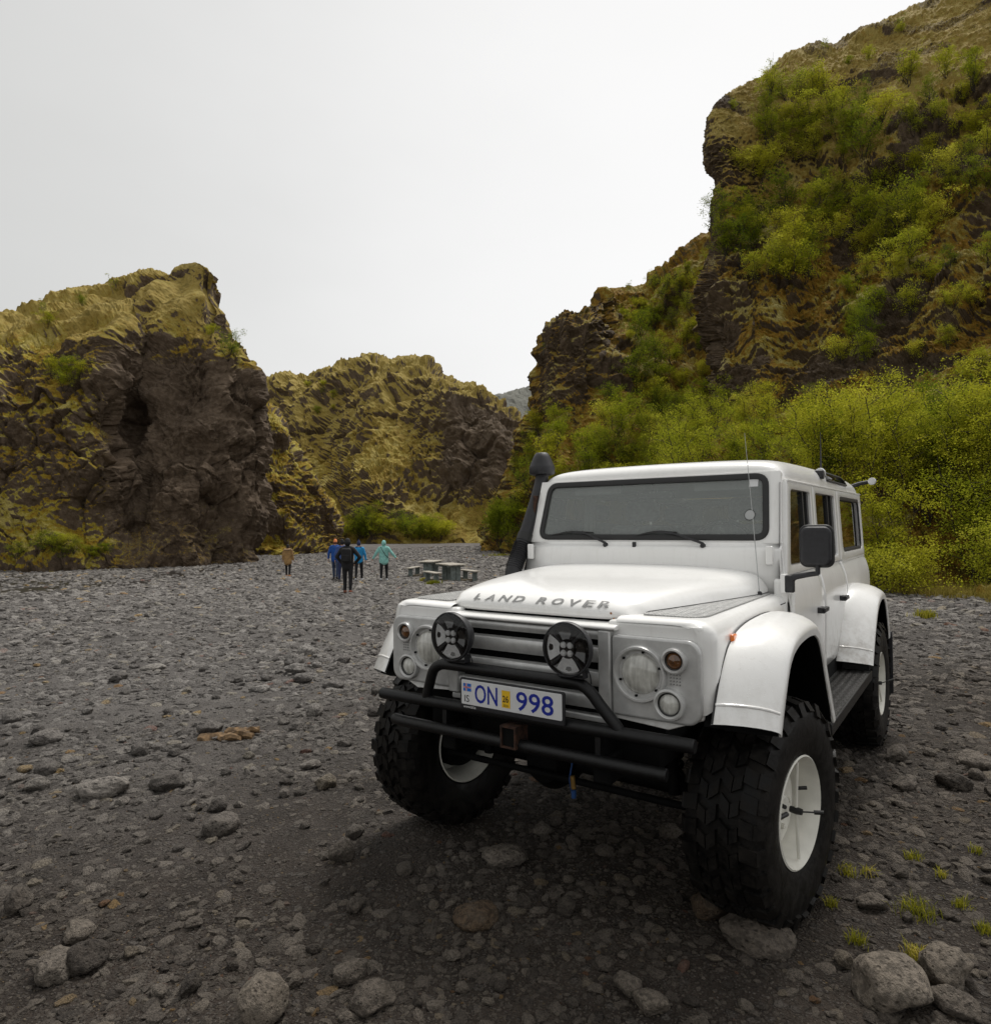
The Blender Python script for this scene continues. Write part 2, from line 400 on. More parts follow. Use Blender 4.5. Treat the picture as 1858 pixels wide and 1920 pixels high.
def disp_cliff(amp=1.0, led=0.55, craggy=0.9, vert=0.5, hz=2.0, block=0.6, topcalm=0.0):
    def f(P, N):
        big = ridged(P * np.array([0.10, 0.10, 0.075]) + 2, 3, 0.45) - 0.45
        W = P + 0.5 * fbm(P * 0.3 + 70, 2)[..., None]
        blk = fbm(W * np.array([0.20, 0.20, 0.16]) + 11, 3, 0.5)
        blk = np.tanh(blk * 6.0)                                   # blocky outcrops with steep sides
        crag = ridged(W * np.array([0.45, 0.45, 0.25]) + 4, 4, 0.55) - 0.5
        le = ledges(P); fine = fbm(P * 3.1, 3, 0.6)
        hum = ridged(W * np.array([1.0, 1.0, hz]) + 21, 3, 0.6) - 0.5
        mask = sstep(-0.25, 0.25, fbm(P * 0.13 + 31, 2))           # crag here, mossy ledges there
        h = craggy * (1.5 * big + 0.75 * blk + vert * crag * (0.35 + 0.65 * mask)) + led * le * (1.15 - 0.6 * mask) + 0.12 * fine + 0.26 * hum
        f1, e1 = facet(P * np.array([1, 1, 0.6]) + 0.15 * fbm(P * 1.1 + 3, 2)[..., None], 2.0, 1); f2, e2 = facet(P, 0.85, 2)
        rocky = (0.35 + 0.65 * mask) * (1 - topcalm * sstep(12.5, 16, P[..., 2]))
        h = h + block * rocky * (0.75 * f1 - 0.22 * np.exp(-(e1 / 0.10) ** 2) + 0.30 * f2 - 0.07 * np.exp(-(e2 / 0.12) ** 2))
        D = N * (amp * h)[..., None]
        Nh = N.copy(); Nh[..., 2] = 0
        D = D + Nh * (amp * led * 0.55 * ledges(P * 1.9 + 7, 0.3, 1.3, 3))[..., None]
        return D
    return f
def moss_rule(lo, hi, bias_fn=None, nscale=0.35, namp=0.5):
    def f(V, N, P):
        n = fbm(V * nscale + 50, 4, 0.55)
        m = sstep(lo, hi, N[..., 2] + namp * n)
        if bias_fn is not None: m = np.clip(m + bias_fn(V, N, P), 0, 1)
        return m
    return f

# right-hand cliff with the jutting nose
A_cols = [
 [(1385,230,72),(1360,290,70),(1365,360,68),(1372,430,64),(1368,560,60),(1365,680,56),(1362,800,52),(1340,900,44),(1330,1010,34)],
 [(1352,188,54),(1322,268,50),(1337,350,50.5),(1348,430,47),(1339,560,44),(1336,680,41),(1331,800,39),(1305,900,33),(1330,1015,26)],
 [(1440,132,57),(1398,235,50),(1405,335,48),(1420,430,46),(1420,560,42),(1420,680,39),(1420,800,36),(1420,920,28),(1420,1020,22.5)],
 [(1520,88,58),(1500,200,51),(1500,320,48),(1510,430,44),(1510,560,40),(1510,680,37),(1510,800,34),(1520,940,25),(1510,1045,20.3)],
 [(1620,64,58),(1600,170,51),(1600,300,46),(1600,430,42),(1600,560,38),(1600,680,35),(1600,800,31),(1620,960,22),(1600,1075,18.2)],
 [(1740,4,58),(1720,130,50),(1710,270,44),(1710,420,39),(1710,560,35),(1710,690,32),(1710,820,28),(1730,1010,19),(1730,1108,16.4)],
 [(1860,-70,56),(1850,80,48),(1840,250,41),(1840,410,36),(1840,560,32),(1840,700,29),(1840,840,25),(1850,1050,17),(1850,1128,14.9)],
 [(2150,-260,50),(2130,-60,42),(2110,140,35),(2110,340,30),(2110,520,26),(2110,690,23.5),(2110,850,20),(2120,1090,13.5),(2130,1180,11.5)],
 [(2900,-700,38),(2860,-400,30),(2820,-100,24),(2810,180,20),(2800,430,17),(2800,650,15),(2800,850,13),(2800,1150,9.6),(2800,1260,8.4)],
]
def moss_A(V, N, P):
    b = 0.25 * sstep(22, 34, V[..., 2]) - 0.12
    b = b + 0.9 * (1 - sstep(1.0, 3.5, V[..., 2]))                 # grassy apron at the foot
    edge = np.exp(-((V[..., 0] - 0.315 * V[..., 1]) / 1.6) ** 2) * sstep(6, 10, V[..., 2])
    out = sstep(0.05, 0.22, fbm(V * 0.16 + 80, 3)) * sstep(4, 7, V[..., 2])
    return b + 0.12 - 0.55 * edge - 0.75 * out
_dA = disp_cliff(1.0, 0.62, 1.0, 0.75, 2.6)
def disp_A(P, N):
    ridge = sstep(24, 30, P[..., 2] - 0.28 * (P[..., 0] - 15)); nose = np.exp(-((P[..., 0] - 0.315 * P[..., 1]) / 3.2) ** 2) * sstep(17, 22, P[..., 2])
    D = _dA(P, N); k = 1 - 0.62 * np.maximum(ridge, 0.9 * nose)
    fine = 0.16 * (ridged(P * np.array([1.5, 1.5, 3.2]) + 5, 3, 0.6) - 0.5)
    return D * k[..., None] + N * fine[..., None]
cliff_right = sheet('cliff', A_cols, 700, 560, disp_A, M_CLIFF_R, back=26,
    label='tall mossy cliff with a jutting rock nose and green birch scrub', mossfn=moss_rule(-0.40, 0.30, moss_A), dryfn=lambda V: sstep(20, 31, V[..., 2] + 5 * fbm(V * 0.2, 2)))

# green slope and rock tower behind it
def col(px, *rows): return [(px, py, d) for py, d in rows]
B_cols = [
 col(921,(1005,66),(1010,64),(1015,62),(1018,61),(1022,60),(1026,59),(1034,57)),
 col(940,(930,64),(950,62),(970,60),(985,58.5),(1000,57),(1015,56),(1036,54)),
 col(962,(862,63),(890,61),(920,59),(950,57),(980,55),(1005,54),(1038,51)),
 col(986,(798,62),(835,60),(870,58),(910,56),(950,53),(990,51),(1040,48)),
 col(1003,(765,61),(800,59),(840,57),(880,55),(930,52),(980,49),(1042,45)),
 col(1011,(640,60),(690,58),(740,57.3),(800,56),(880,52),(970,48),(1044,44)),
 col(1030,(600,60),(650,57.5),(740,56.5),(800,55),(870,51),(960,47),(1045,43)),
 col(1072,(577,61),(640,57),(735,55.5),(800,53),(870,49),(950,45),(1048,40)),
 col(1110,(568,66),(610,58),(735,55),(800,52),(860,48.5),(945,44),(1050,38)),
 col(1150,(545,76),(625,69),(650,58.5),(735,54.5),(840,48),(940,43),(1050,36)),
 col(1195,(524,76),(600,70),(690,60),(740,54.5),(830,48),(930,42),(1050,33)),
 col(1250,(498,75),(580,70),(670,63),(760,56),(850,48),(925,41),(1050,30)),
 col(1300,(462,74),(560,68),(660,61),(760,54),(850,47),(920,40),(1050,28)),
 col(1360,(425,73),(540,67),(650,60),(760,53),(850,46),(910,39),(1050,27)),
 col(1470,(370,73),(520,66),(640,59),(760,52),(850,45),(900,38),(1050,25)),
]
def moss_B(V, N, P):
    px = V[..., 0] / V[..., 1]
    tower = sstep(0.055, 0.07, px) * (1 - sstep(0.19, 0.23, px)) * (1 - sstep(61, 64, V[..., 1])) * sstep(11, 14, V[..., 2])
    return 0.35 - 0.75 * tower
cliff_tower = sheet('cliff', B_cols, 330, 330, disp_cliff(1.0, 0.5, 0.9, 0.7), M_CLIFF_R, back=20,
    label='green slope rising to a bare rock tower behind the mossy cliff', mossfn=moss_rule(0.0, 0.5, moss_B))

# left-hand crag
F_cols = [
 [(-2600,150,24),(-2550,330,17),(-2500,600,16),(-2500,800,15),(-2500,1000,14),(-2500,1180,13.5)],
 [(-900,420,42),(-880,560,34),(-860,700,32),(-860,850,31),(-860,980,30),(-860,1085,29)],
 [(-300,640,55),(-300,690,44),(-300,780,42),(-300,870,41),(-300,970,40),(-300,1066,38.5)],
 [(-80,618,58),(-80,665,46),(-80,760,43.5),(-80,860,42.5),(-80,960,41.5),(-80,1064,39.5)],
 [(20,597,60),(20,650,47),(20,750,44.5),(20,860,43.5),(20,960,42.5),(20,1064,40.5)],
 [(110,576,62),(110,640,48),(110,740,45),(110,850,44),(110,950,43),(110,1062,41)],
 [(190,548,62),(195,612,48),(195,720,45.5),(195,840,45),(195,950,44),(195,1061,42)],
 [(222,538,62),(226,612,48.5),(226,720,47.5),(226,840,47.5),(226,950,45.5),(226,1060,42.5)],
 [(256,526,61),(258,600,52),(258,720,50),(258,840,48.5),(258,950,46),(258,1058,43.2)],
 [(302,511,59),(302,575,52),(302,700,49),(302,830,47),(302,950,45),(302,1056,44)],
 [(345,500,57),(350,560,51.5),(350,690,48.5),(350,820,47),(350,940,45.5),(350,1052,44.5)],
 [(372,489,55.5),(385,560,51.5),(395,690,49),(400,820,48),(400,940,47),(395,1049,46)],
 [(398,508,55),(410,580,53),(440,690,51),(462,820,49.5),(466,935,49),(440,1043,48)],
 [(404,528,56.5),(422,600,55),(458,695,53),(484,815,52),(489,930,51),(459,1038,50)],
 [(398,600,72),(415,650,71),(450,730,70),(474,830,68),(478,940,66),(455,1036,62)],
]
def moss_F(V, N, P):
    px = V[..., 0] / V[..., 1]
    bare = sstep(-0.60, -0.53, px) * 0.50
    top = sstep(13.0, 16.5, V[..., 2] + 6 * (px + 0.55))
    return -0.05 - bare + 0.55 * top - 0.25 * (1 - top) * sstep(2, 5, V[..., 2])
_crag = disp_cliff(0.95, 0.16, 1.0, 0.75, 0.7, 1.0, 0.72)
def disp_crag(P, N):
    k = 1 - 0.65 * sstep(15, 20, P[..., 2]) * sstep(-0.50, -0.44, P[..., 0] / P[..., 1])
    return _crag(P, N) * k[..., None]
def densify(c, n=11):
    A_ = np.array(c, float); t = np.linspace(0, len(A_) - 1, n)
    return [tuple(np.interp(t, np.arange(len(A_)), A_[:, k]) for k in range(3))] if False else [tuple(float(np.interp(q, np.arange(len(A_)), A_[:, k])) for k in range(3)) for q in t]
F_cols = [densify(c) for c in F_cols]
F_cols[-2] = [(403, 522, 56.5), (401, 556, 56), (421, 590, 55), (418, 632, 54.5), (446, 660, 53.5), (452, 702, 53), (477, 690, 52.8), (484, 800, 52), (489, 880, 51.5), (486, 960, 51), (459, 1038, 50)]
F_cols[-3] = [(396, 505, 55), (392, 545, 54.2), (405, 590, 53.4), (406, 635, 52.5), (428, 670, 51.6), (440, 715, 51), (455, 745, 50.4), (464, 815, 49.8), (468, 885, 49.3), (464, 960, 48.8), (440, 1043, 48)]
cliff_left = sheet('cliff', F_cols, 400, 440, disp_crag, M_CLIFF_L, back=26, dryfn=lambda V: sstep(13.5, 17, V[..., 2] + 2 * fbm(V * 0.25, 2)),
    label='steep brown rock crag with a mossy top and a pointed prow', mossfn=moss_rule(-0.15, 0.5, moss_F))

# low spur behind the crag's foot
G_cols = [
 col(380,(720,78),(800,72),(880,69),(950,67),(1032,63)),
 col(470,(752,77),(820,72),(890,69),(960,67),(1031,63)),
 col(510,(772,76),(835,72),(900,69),(965,67),(1030,63)),
 col(540,(802,75),(855,72),(910,69),(970,67),(1029,63)),
 col(563,(868,74),(905,72),(940,70),(985,68),(1029,64)),
 col(592,(925,74),(950,72),(975,70),(1000,69),(1028,66)),
 col(614,(968,74),(985,73),(1000,72),(1012,71),(1028,69)),
 col(623,(1000,77),(1008,76),(1015,75),(1020,74),(1028,73)),
 col(618,(1012,92),(1018,90),(1022,88),(1024,87),(1028,86)),
]
spur = sheet('cliff', G_cols, 200, 200, disp_cliff(1.0, 0.4, 0.9, 0.7), M_CLIFF_L, back=22,
    label='low dark rock spur streaked with moss at the foot of the hill', mossfn=moss_rule(0.1, 0.6, lambda V, N, P: 0.0 * V[..., 0]))

# hill closing the valley
E_cols = [
 col(330,(706,178),(780,168),(860,152),(940,132),(1022,114)),
 col(470,(704,175),(780,165),(860,150),(940,130),(1022,112)),
 col(520,(709,174),(780,163),(860,148),(940,128),(1022,111)),
 col(560,(700,170),(780,158),(860,143),(940,125),(1022,108)),
 col(600,(691,168),(780,156),(860,146),(930,130),(1022,106)),
 col(650,(685,165),(760,146),(850,132),(930,118),(1022,104)),
 col(676,(671,164),(755,144),(845,130),(915,112),(1022,103)),
 col(694,(664,163),(750,142),(840,128),(910,108),(1022,102)),
 col(718,(673,161),(748,141),(838,127),(910,107),(1022,102)),
 col(750,(667,160),(740,140),(830,126),(910,109),(1022,101)),
 col(772,(674,156),(740,136),(825,125),(915,111),(1022,101)),
 col(805,(690,148),(740,128),(820,122),(920,112),(1022,101)),
 col(850,(714,138),(755,122),(850,118),(940,111),(1022,101)),
 col(900,(746,132),(785,119),(870,115),(950,109),(1021,100)),
 col(950,(778,128),(810,117),(880,112),(960,106),(1020,98)),
 col(1010,(815,122),(840,114),(900,108),(960,102),(1018,94)),
 col(1100,(870,115),(890,108),(920,102),(970,97),(1018,90)),
]
def disp_hill(P, N):
    f1, e1 = facet(P * np.array([1, 1, 0.7]) + 3 * fbm(P * 0.06, 2)[..., None], 7.0, 3); f2, e2 = facet(P, 2.6, 4)
    h = 1.2 * f1 - 0.4 * np.exp(-(e1 / 0.1) ** 2) + 0.5 * f2 - 0.14 * np.exp(-(e2 / 0.12) ** 2) + 6.0 * (ridged(P * 0.030, 4, 0.5) - 0.5) + 1.6 * (ridged(P * np.array([0.16, 0.16, 0.07]) + 3, 4, 0.55) - 0.5) + 0.8 * ledges(P, 0.12, 0.45, 4) + 0.5 * fbm(P * 0.8, 3) + 0.45 * (ridged(P * np.array([0.5, 0.5, 0.8]) + 13, 3, 0.6) - 0.5)
    k = 1 - 0.75 * sstep(0, 6, -(P[..., 2] - 6)) 
    return N * (h * np.clip(k, 0.3, 1))[..., None]
def moss_E(V, N, P):
    px = V[..., 0] / V[..., 1]
    wall = sstep(-0.115, -0.06, px + 0.25 * fbm(V * 0.03, 2) * 0.3) * (1 - sstep(0.02, 0.05, px)) * sstep(5, 9, V[..., 2]) * (1 - sstep(23, 29, V[..., 2] + 55 * (px + 0.06)))
    return 0.04 - 0.8 * wall
hill = sheet('hill', E_cols, 300, 380, disp_hill, M_HILL, back=40,
    label='broad moss-covered hill with a grey rock wall closing the valley', mossfn=moss_rule(-0.05, 0.6, moss_E, 0.06, 0.35), dryfn=lambda V: sstep(14, 30, V[..., 2] + 5 * fbm(V * 0.05, 2)))

H_cols = [col(700,(800,440),(860,400),(940,370),(1015,350)), col(860,(775,440),(830,400),(930,370),(1015,350)), col(915,(747,430),(800,395),(900,360),(1015,340)),
 col(942,(735,425),(780,390),(890,355),(1015,335)), col(985,(728,420),(775,385),(885,350),(1015,330)),
 col(1030,(726,415),(775,380),(885,350),(1015,330)), col(1120,(745,410),(790,380),(885,350),(1015,330))]
def disp_far(P, N):
    return N * (9 * (ridged(P * 0.012, 4) - 0.5) + 2.5 * ledges(P, 0.04, 0.16, 4))[..., None]
mountain = sheet('mountain', H_cols, 90, 160, disp_far, M_FAR, back=120, label='distant grey mountain in the gap beyond the hill',
    mossfn=moss_rule(0.3, 0.8))
# ================================================================ birch scrub and trees
def leaf_mat(name, dark, mid, light, trans=0.45):
    m, nt, b = mat_new(name); nt.nodes.remove(b); out = nt.nodes['Material Output']
    oi = nt.nodes.new('ShaderNodeObjectInfo')
    tint = attr(nt, 'tint')
    f = math_(nt, 'ADD', math_(nt, 'MULTIPLY', tint, 0.55), math_(nt, 'MULTIPLY', oi.outputs['Random'], 0.45))
    c = ramp(nt, f, [(0.15, dark), (0.5, mid), (0.85, light)]).outputs[0]
    d = nd(nt, 'ShaderNodeBsdfDiffuse'); t = nd(nt, 'ShaderNodeBsdfTranslucent'); mx = nd(nt, 'ShaderNodeMixShader', Fac=trans)
    nt.links.new(c, d.inputs['Color']); nt.links.new(c, t.inputs['Color'])
    nt.links.new(d.outputs[0], mx.inputs[1]); nt.links.new(t.outputs[0], mx.inputs[2]); nt.links.new(mx.outputs[0], out.inputs['Surface'])
    return m
M_LEAF = leaf_mat('spring_birch_leaves', (0.165, 0.213, 0.015), (0.317, 0.348, 0.024), (0.488, 0.470, 0.055))
M_LEAF_D = leaf_mat('deep_birch_leaves', (0.110, 0.159, 0.015), (0.220, 0.262, 0.022), (0.354, 0.366, 0.037))
M_LEAF_Y = leaf_mat('yellow_birch_leaves', (0.244, 0.262, 0.018), (0.439, 0.427, 0.032), (0.600, 0.573, 0.079))
M_BARK = simple('birch_bark', (0.045, 0.034, 0.026), 0.9, 0, 0.4, 14)
M_TWIG = simple('pale_twig', (0.16, 0.14, 0.11), 0.9, 0, 0.3, 14)

def tri_tube(paths, seg=4):
    """many thin tapered tubes: paths = [(points (n,3), r0, r1)]"""
    V, Fq = [], []; n0 = 0
    for P, r0, r1 in paths:
        P = np.asarray(P, float); n = len(P)
        T = np.gradient(P, axis=0); T /= np.linalg.norm(T, axis=1)[:, None] + 1e-9
        ref = np.array([1.0, 0.2, 0]); A = np.cross(T, ref); A /= np.linalg.norm(A, axis=1)[:, None] + 1e-9; B = np.cross(T, A)
        r = np.linspace(r0, r1, n)[:, None]
        for k in range(seg):
            a = 2 * math.pi * k / seg; V.append(P + r * (A * math.cos(a) + B * math.sin(a)))
        idx = n0 + np.arange(seg * n).reshape(seg, n)
        for k in range(seg):
            i, j = idx[k], idx[(k + 1) % seg]; Fq.append(np.stack([i[:-1], j[:-1], j[1:], i[1:]], 1))
        n0 += seg * n
    return np.vstack(V), np.vstack(Fq)
def make_tree(seed, H, W, stems, leaves, leaf, lean=0.0, low=0.12, bark=None, lmat=None, clump=1.0):
    """multi-stemmed birch: returns (trunk mesh, crown mesh)"""
    g = np.random.default_rng(seed); paths = []; tips = []
    for s in range(stems):
        az = g.uniform(0, 6.28); out = W * 0.42 * g.uniform(0.25, 1.0) if stems > 1 else W * 0.08
        h = H * g.uniform(0.72, 1.0); n = 9; t = np.linspace(0, 1, n)
        wob = np.cumsum(g.normal(0, 0.035 * W, (n, 2)), 0)
        P = np.stack([np.cos(az) * out * t ** 1.1 + wob[:, 0] + lean * t * H, np.sin(az) * out * t ** 1.1 + wob[:, 1], h * t - 0.15], 1); P[0, :2] *= 0.2
        r0 = 0.016 * H * (0.6 if stems > 1 else 1.15)
        paths.append((P, r0, r0 * 0.18))
        nb = int(15 if stems == 1 else 9)
        for b in range(nb):
            tb = g.uniform(low + 0.1, 0.95); i = min(int(tb * (n - 1)), n - 2); p0 = P[i] + (P[i + 1] - P[i]) * (tb * (n - 1) - i)
            a2 = g.uniform(0, 6.28); L = W * g.uniform(0.24, 0.5) * (1.15 - tb * 0.75)
            d = np.array([math.cos(a2), math.sin(a2), g.uniform(0.25, 0.95)]); d /= np.linalg.norm(d); m = 5; tt = np.linspace(0, 1, m)[:, None]
            Q = p0 + d * L * tt + np.cumsum(g.normal(0, 0.02 * W, (m, 3)), 0) * tt
            paths.append((Q, r0 * 0.5 * (1 - tb * 0.6), r0 * 0.14)); tips += [(Q[k], L) for k in range(1, m)]
        tips += [(P[k], W * 0.25) for k in range(int(n * 0.55), n)]
    V, Fq = tri_tube(paths); tm = np_mesh('trunk', V, Fq); tm.materials.append(bark or M_BARK)
    tips_p = np.array([t[0] for t in tips]); tips_l = np.array([t[1] for t in tips])
    # leaves gather in small sprays around the twigs
    ns = max(30, leaves // 26); ci = g.integers(0, len(tips_p), ns)
    C = tips_p[ci] + g.normal(0, 0.26 * clump, (ns, 3)) * tips_l[ci][:, None] * np.array([1, 1, 0.8])
    li = g.integers(0, ns, leaves); spread = 0.052 * W * clump
    Lp = C[li] + g.normal(0, 1, (leaves, 3)) * spread * np.array([1, 1, 0.8])
    Lp[:, 2] = np.maximum(Lp[:, 2], H * low * g.uniform(0.3, 1, leaves))
    nrm = g.normal(0, 1, (leaves, 3)); nrm[:, 2] = np.abs(nrm[:, 2]) + 0.4; nrm /= np.linalg.norm(nrm, axis=1)[:, None]
    ref = g.normal(0, 1, (leaves, 3)); u = np.cross(nrm, ref); u /= np.linalg.norm(u, axis=1)[:, None]; w = np.cross(nrm, u)
    sz = leaf * g.uniform(0.6, 1.3, leaves)[:, None]
    q = np.stack([Lp - u * sz * 0.5, Lp - w * sz * 0.34, Lp + u * sz * 0.5, Lp + w * sz * 0.34], 1).reshape(-1, 3)
    cm = np_mesh('crown', q, np.arange(leaves * 4).reshape(-1, 4), smooth=False)
    tint = np.clip(g.uniform(0, 1, ns)[li] * 0.6 + g.uniform(0, 0.4, leaves), 0, 1)
    add_attr(cm, 'tint', np.repeat(tint, 4)); cm.materials.append(lmat or M_LEAF)
    return tm, cm
def plant_proto(seed, **k): return make_tree(seed, **k)
LOOK = {}
SHRUBS = []
for i in range(7):
    lm = (M_LEAF, M_LEAF_D, M_LEAF, M_LEAF_Y, M_LEAF, M_LEAF_D, M_LEAF_Y)[i]
    SHRUBS.append(plant_proto(100 + i, H=2.6 + 0.25 * (i % 3), W=2.5 + 0.3 * (i % 2), stems=5 + i % 3, leaves=2600, leaf=0.085, lmat=lm, low=0.10))
TREES = []
for i in range(5):
    lm = (M_LEAF_Y, M_LEAF, M_LEAF_D, M_LEAF, M_LEAF_Y)[i]
    TREES.append(plant_proto(200 + i, H=4.4, W=3.4, stems=4 + i % 3, leaves=4600, leaf=0.078, lmat=lm, low=0.22, clump=0.85))
BARE = [plant_proto(300 + i, H=1.6, W=1.2, stems=4, leaves=260, leaf=0.07, bark=M_TWIG, lmat=M_LEAF_D, low=0.3) for i in range(2)]

def bvh_of(o):
    V, fq = BVHS[o.name] if o.name in BVHS else BVHS_BY[o]
    return BVHTree.FromPolygons(V.reshape(-1, 3).tolist(), fq.tolist())
ROCK_OBJS = [cliff_right, cliff_tower, cliff_left, spur, hill]
TREEBVH = {o.name: bvh_of(o) for o in ROCK_OBJS}
def hit(px, py, objs=ROCK_OBJS):
    d = ray(px, py).normalized(); best = None
    for o in objs:
        loc, nrm, i, dist = TREEBVH[o.name].ray_cast(Vector((0, 0, CAMZ)), d)
        if loc is not None and (best is None or dist < best[3]): best = (loc, nrm, o, dist)
    return best
PLANTS = []
def put_plant(name, proto, loc, sc, label, group=None, cat='shrub', rz=None, sxy=1.0, tilt=0.0):
    tm, cm = proto
    if group and name != 'bare_sapling':
        tone = {'spring_birch_leaves': 'fresh green', 'deep_birch_leaves': 'dark green', 'yellow_birch_leaves': 'yellow-green'}[cm.materials[0].name]
        size = 'small' if sc < 0.62 else 'tall' if sc > 0.95 else 'medium-sized'
        label = size + ' ' + tone + ' ' + label; group = size + ' ' + tone + ' ' + group
    e = empty(name, loc, random.uniform(0, 6.28) if rz is None else rz); e.scale = (sc * sxy, sc * sxy, sc)
    tag(e, label, cat, group)
    t = bpy.data.objects.new('trunk', tm); COL.objects.link(t); t.parent = e
    c = bpy.data.objects.new('crown', cm); COL.objects.link(c); c.parent = e
    PLANTS.append((Vector(loc), sc)); return e
def inside(px, py, poly):
    r = False; n = len(poly)
    for i in range(n):
        x1, y1 = poly[i]; x2, y2 = poly[i - 1]
        if (y1 > py) != (y2 > py) and px < (x2 - x1) * (py - y1) / (y2 - y1) + x1: r = not r
    return r
def scatter(poly, n, size, label, group, mind=26, objs=ROCK_OBJS, protos=SHRUBS, cat='shrub', name='birch_shrub', sxy=1.0):
    xs = [p[0] for p in poly]; ys = [p[1] for p in poly]; placed = []; tries = 0
    while len(placed) < n and tries < n * 40:
        tries += 1; px, py = random.uniform(min(xs), max(xs)), random.uniform(min(ys), max(ys))
        if not inside(px, py, poly) or any((px - a) ** 2 + (py - b) ** 2 < mind * mind for a, b in placed): continue
        h = hit(px, py, objs)
        if not h: continue
        placed.append((px, py)); sc = random.uniform(*size)
        put_plant(name, random.choice(protos), h[0] - Vector((0, 0, 0.12)), sc, label, group, cat, sxy=sxy)
# gully between the rock tower and the cliff
scatter([(1180, 600), (1250, 570), (1335, 520), (1335, 800), (1290, 900), (1180, 900), (1110, 860), (1150, 760), (1215, 720)], 46, (0.75, 1.25),
        'birch shrub in the steep gully beside the rock tower', 'birch shrubs in the gully', 30, [cliff_tower])
# upper slope of the tower ridge
scatter([(1130, 600), (1190, 565), (1330, 480), (1335, 540), (1250, 600), (1180, 640)], 12, (0.45, 0.75), 'birch shrub on the mossy ridge above the gully', 'birch shrubs on the ridge', 30, [cliff_tower])
# foot of the tower down to the gravel
scatter([(1000, 790), (1100, 800), (1180, 880), (1180, 1000), (960, 1010), (950, 930)], 26, (0.7, 1.15), 'birch shrub on the mossy foot of the rock tower', 'birch shrubs below the tower', 28, [cliff_tower])
# band across the middle of the cliff
scatter([(1350, 400), (1440, 400), (1520, 380), (1600, 360), (1720, 330), (1760, 420), (1700, 520), (1560, 480), (1520, 540), (1400, 560), (1350, 500)], 40, (0.75, 1.2),
        'birch shrub on the band across the middle of the cliff', 'birch shrubs on the middle band of the cliff', 30, [cliff_right])
scatter([(1420, 190), (1560, 180), (1660, 230), (1640, 300), (1500, 310), (1400, 360), (1370, 330), (1430, 280)], 26, (0.7, 1.15),
        'birch shrub under the top edge of the cliff', 'birch shrubs below the cliff top', 30, [cliff_right])
scatter([(1700, 150), (1858, 110), (1900, 400), (1790, 420), (1760, 320), (1700, 250)], 20, (0.6, 1.0), 'birch shrub high on the orange mossy cliff face', 'birch shrubs high on the face', 32, [cliff_right])
scatter([(1560, 520), (1700, 500), (1858, 480), (1900, 740), (1760, 740), (1640, 620)], 14, (0.4, 0.75), 'birch shrub between mossy ledges of the cliff', 'low birch shrubs between ledges', 40, [cliff_right])
scatter([(1580, 600), (1640, 590), (1620, 700), (1560, 690)], 6, (0.5, 0.8), 'birch shrub between mossy ledges of the cliff', 'low birch shrubs between ledges', 26, [cliff_right])
for px, py, sc in ((1150 + 480, 112, 0.5), (1375, 205, 0.35), (1690, 60, 0.4), (1590, 120, 0.35)):
    h = hit(px, py, [cliff_right])
    if h: put_plant('birch_shrub', SHRUBS[0], h[0] - Vector((0, 0, 0.1)), sc, 'shrub on the mossy brow of the cliff', 'shrubs on the cliff brow')
# trees along the foot of the cliff, behind the car
scatter([(1190, 880), (1330, 800), (1420, 800), (1600, 820), (1760, 840), (1900, 860), (1900, 1000), (1700, 990), (1500, 930), (1330, 930), (1200, 960)], 60, (0.5, 0.85),
        'birch tree in the thicket at the foot of the cliff', 'birch trees in the thicket at the cliff foot', 30, [cliff_right, cliff_tower], TREES, 'tree', 'birch_tree')
# front row at the edge of the gravel, each one told apart
def front_tree(px, depth, proto, sc, label, rz=0.0, sxy=1.0, name='birch_tree', cat='tree', dz=0.0):
    p = at(px, 1000, depth); z = float(ground_z(p.x, p.y)[0])
    h = TREEBVH[cliff_right.name].ray_cast(Vector((p.x, p.y, 60)), Vector((0, 0, -1)))
    if h[0] is not None and h[0].z < 6: z = max(z, h[0].z - 0.1)
    put_plant(name, proto, (p.x, p.y, z + dz), sc, label, None, cat, rz, sxy)
front_tree(1668, 18.2, plant_proto(400, H=3.0, W=2.2, stems=7, leaves=10000, leaf=0.055, lmat=M_LEAF_Y, low=0.10, clump=0.85), 1.0, 'round yellow-green birch beside the rear corner of the white car')
front_tree(1838, 18.0, plant_proto(401, H=4.3, W=2.8, stems=5, leaves=9000, leaf=0.06, lmat=M_LEAF, low=0.08), 1.0, 'tall bright green birch at the grassy edge of the gravel')
front_tree(1745, 22.0, plant_proto(402, H=4.6, W=2.6, stems=2, leaves=5000, leaf=0.06, lmat=M_LEAF_D, low=0.35), 1.0, 'thin-stemmed dark birch standing behind the round yellow-green birch')
front_tree(1560, 22.0, plant_proto(403, H=3.9, W=3.2, stems=6, leaves=9000, leaf=0.06, lmat=M_LEAF_Y, low=0.12), 1.0, 'yellow birch rising just behind the roof of the white car')
front_tree(1700, 16.6, plant_proto(404, H=1.25, W=2.2, stems=7, leaves=5000, leaf=0.05, lmat=M_LEAF_Y, low=0.05), 1.0, 'low spreading shrub under the round yellow-green birch', name='birch_shrub', cat='shrub')
front_tree(1640, 17.0, plant_proto(405, H=1.4, W=1.8, stems=6, leaves=4200, leaf=0.05, lmat=M_LEAF, low=0.05), 1.0, 'low green shrub touching the rear wing of the white car', name='birch_shrub', cat='shrub')
front_tree(1850, 16.2, plant_proto(406, H=1.9, W=1.6, stems=5, leaves=5000, leaf=0.05, lmat=M_LEAF, low=0.06), 1.0, 'small leafy shrub at the edge of the brown grass', name='birch_shrub', cat='shrub')
front_tree(1790, 24.0, TREES[1], 0.95, 'tall leafy birch deep in the thicket behind the thin-stemmed birch')
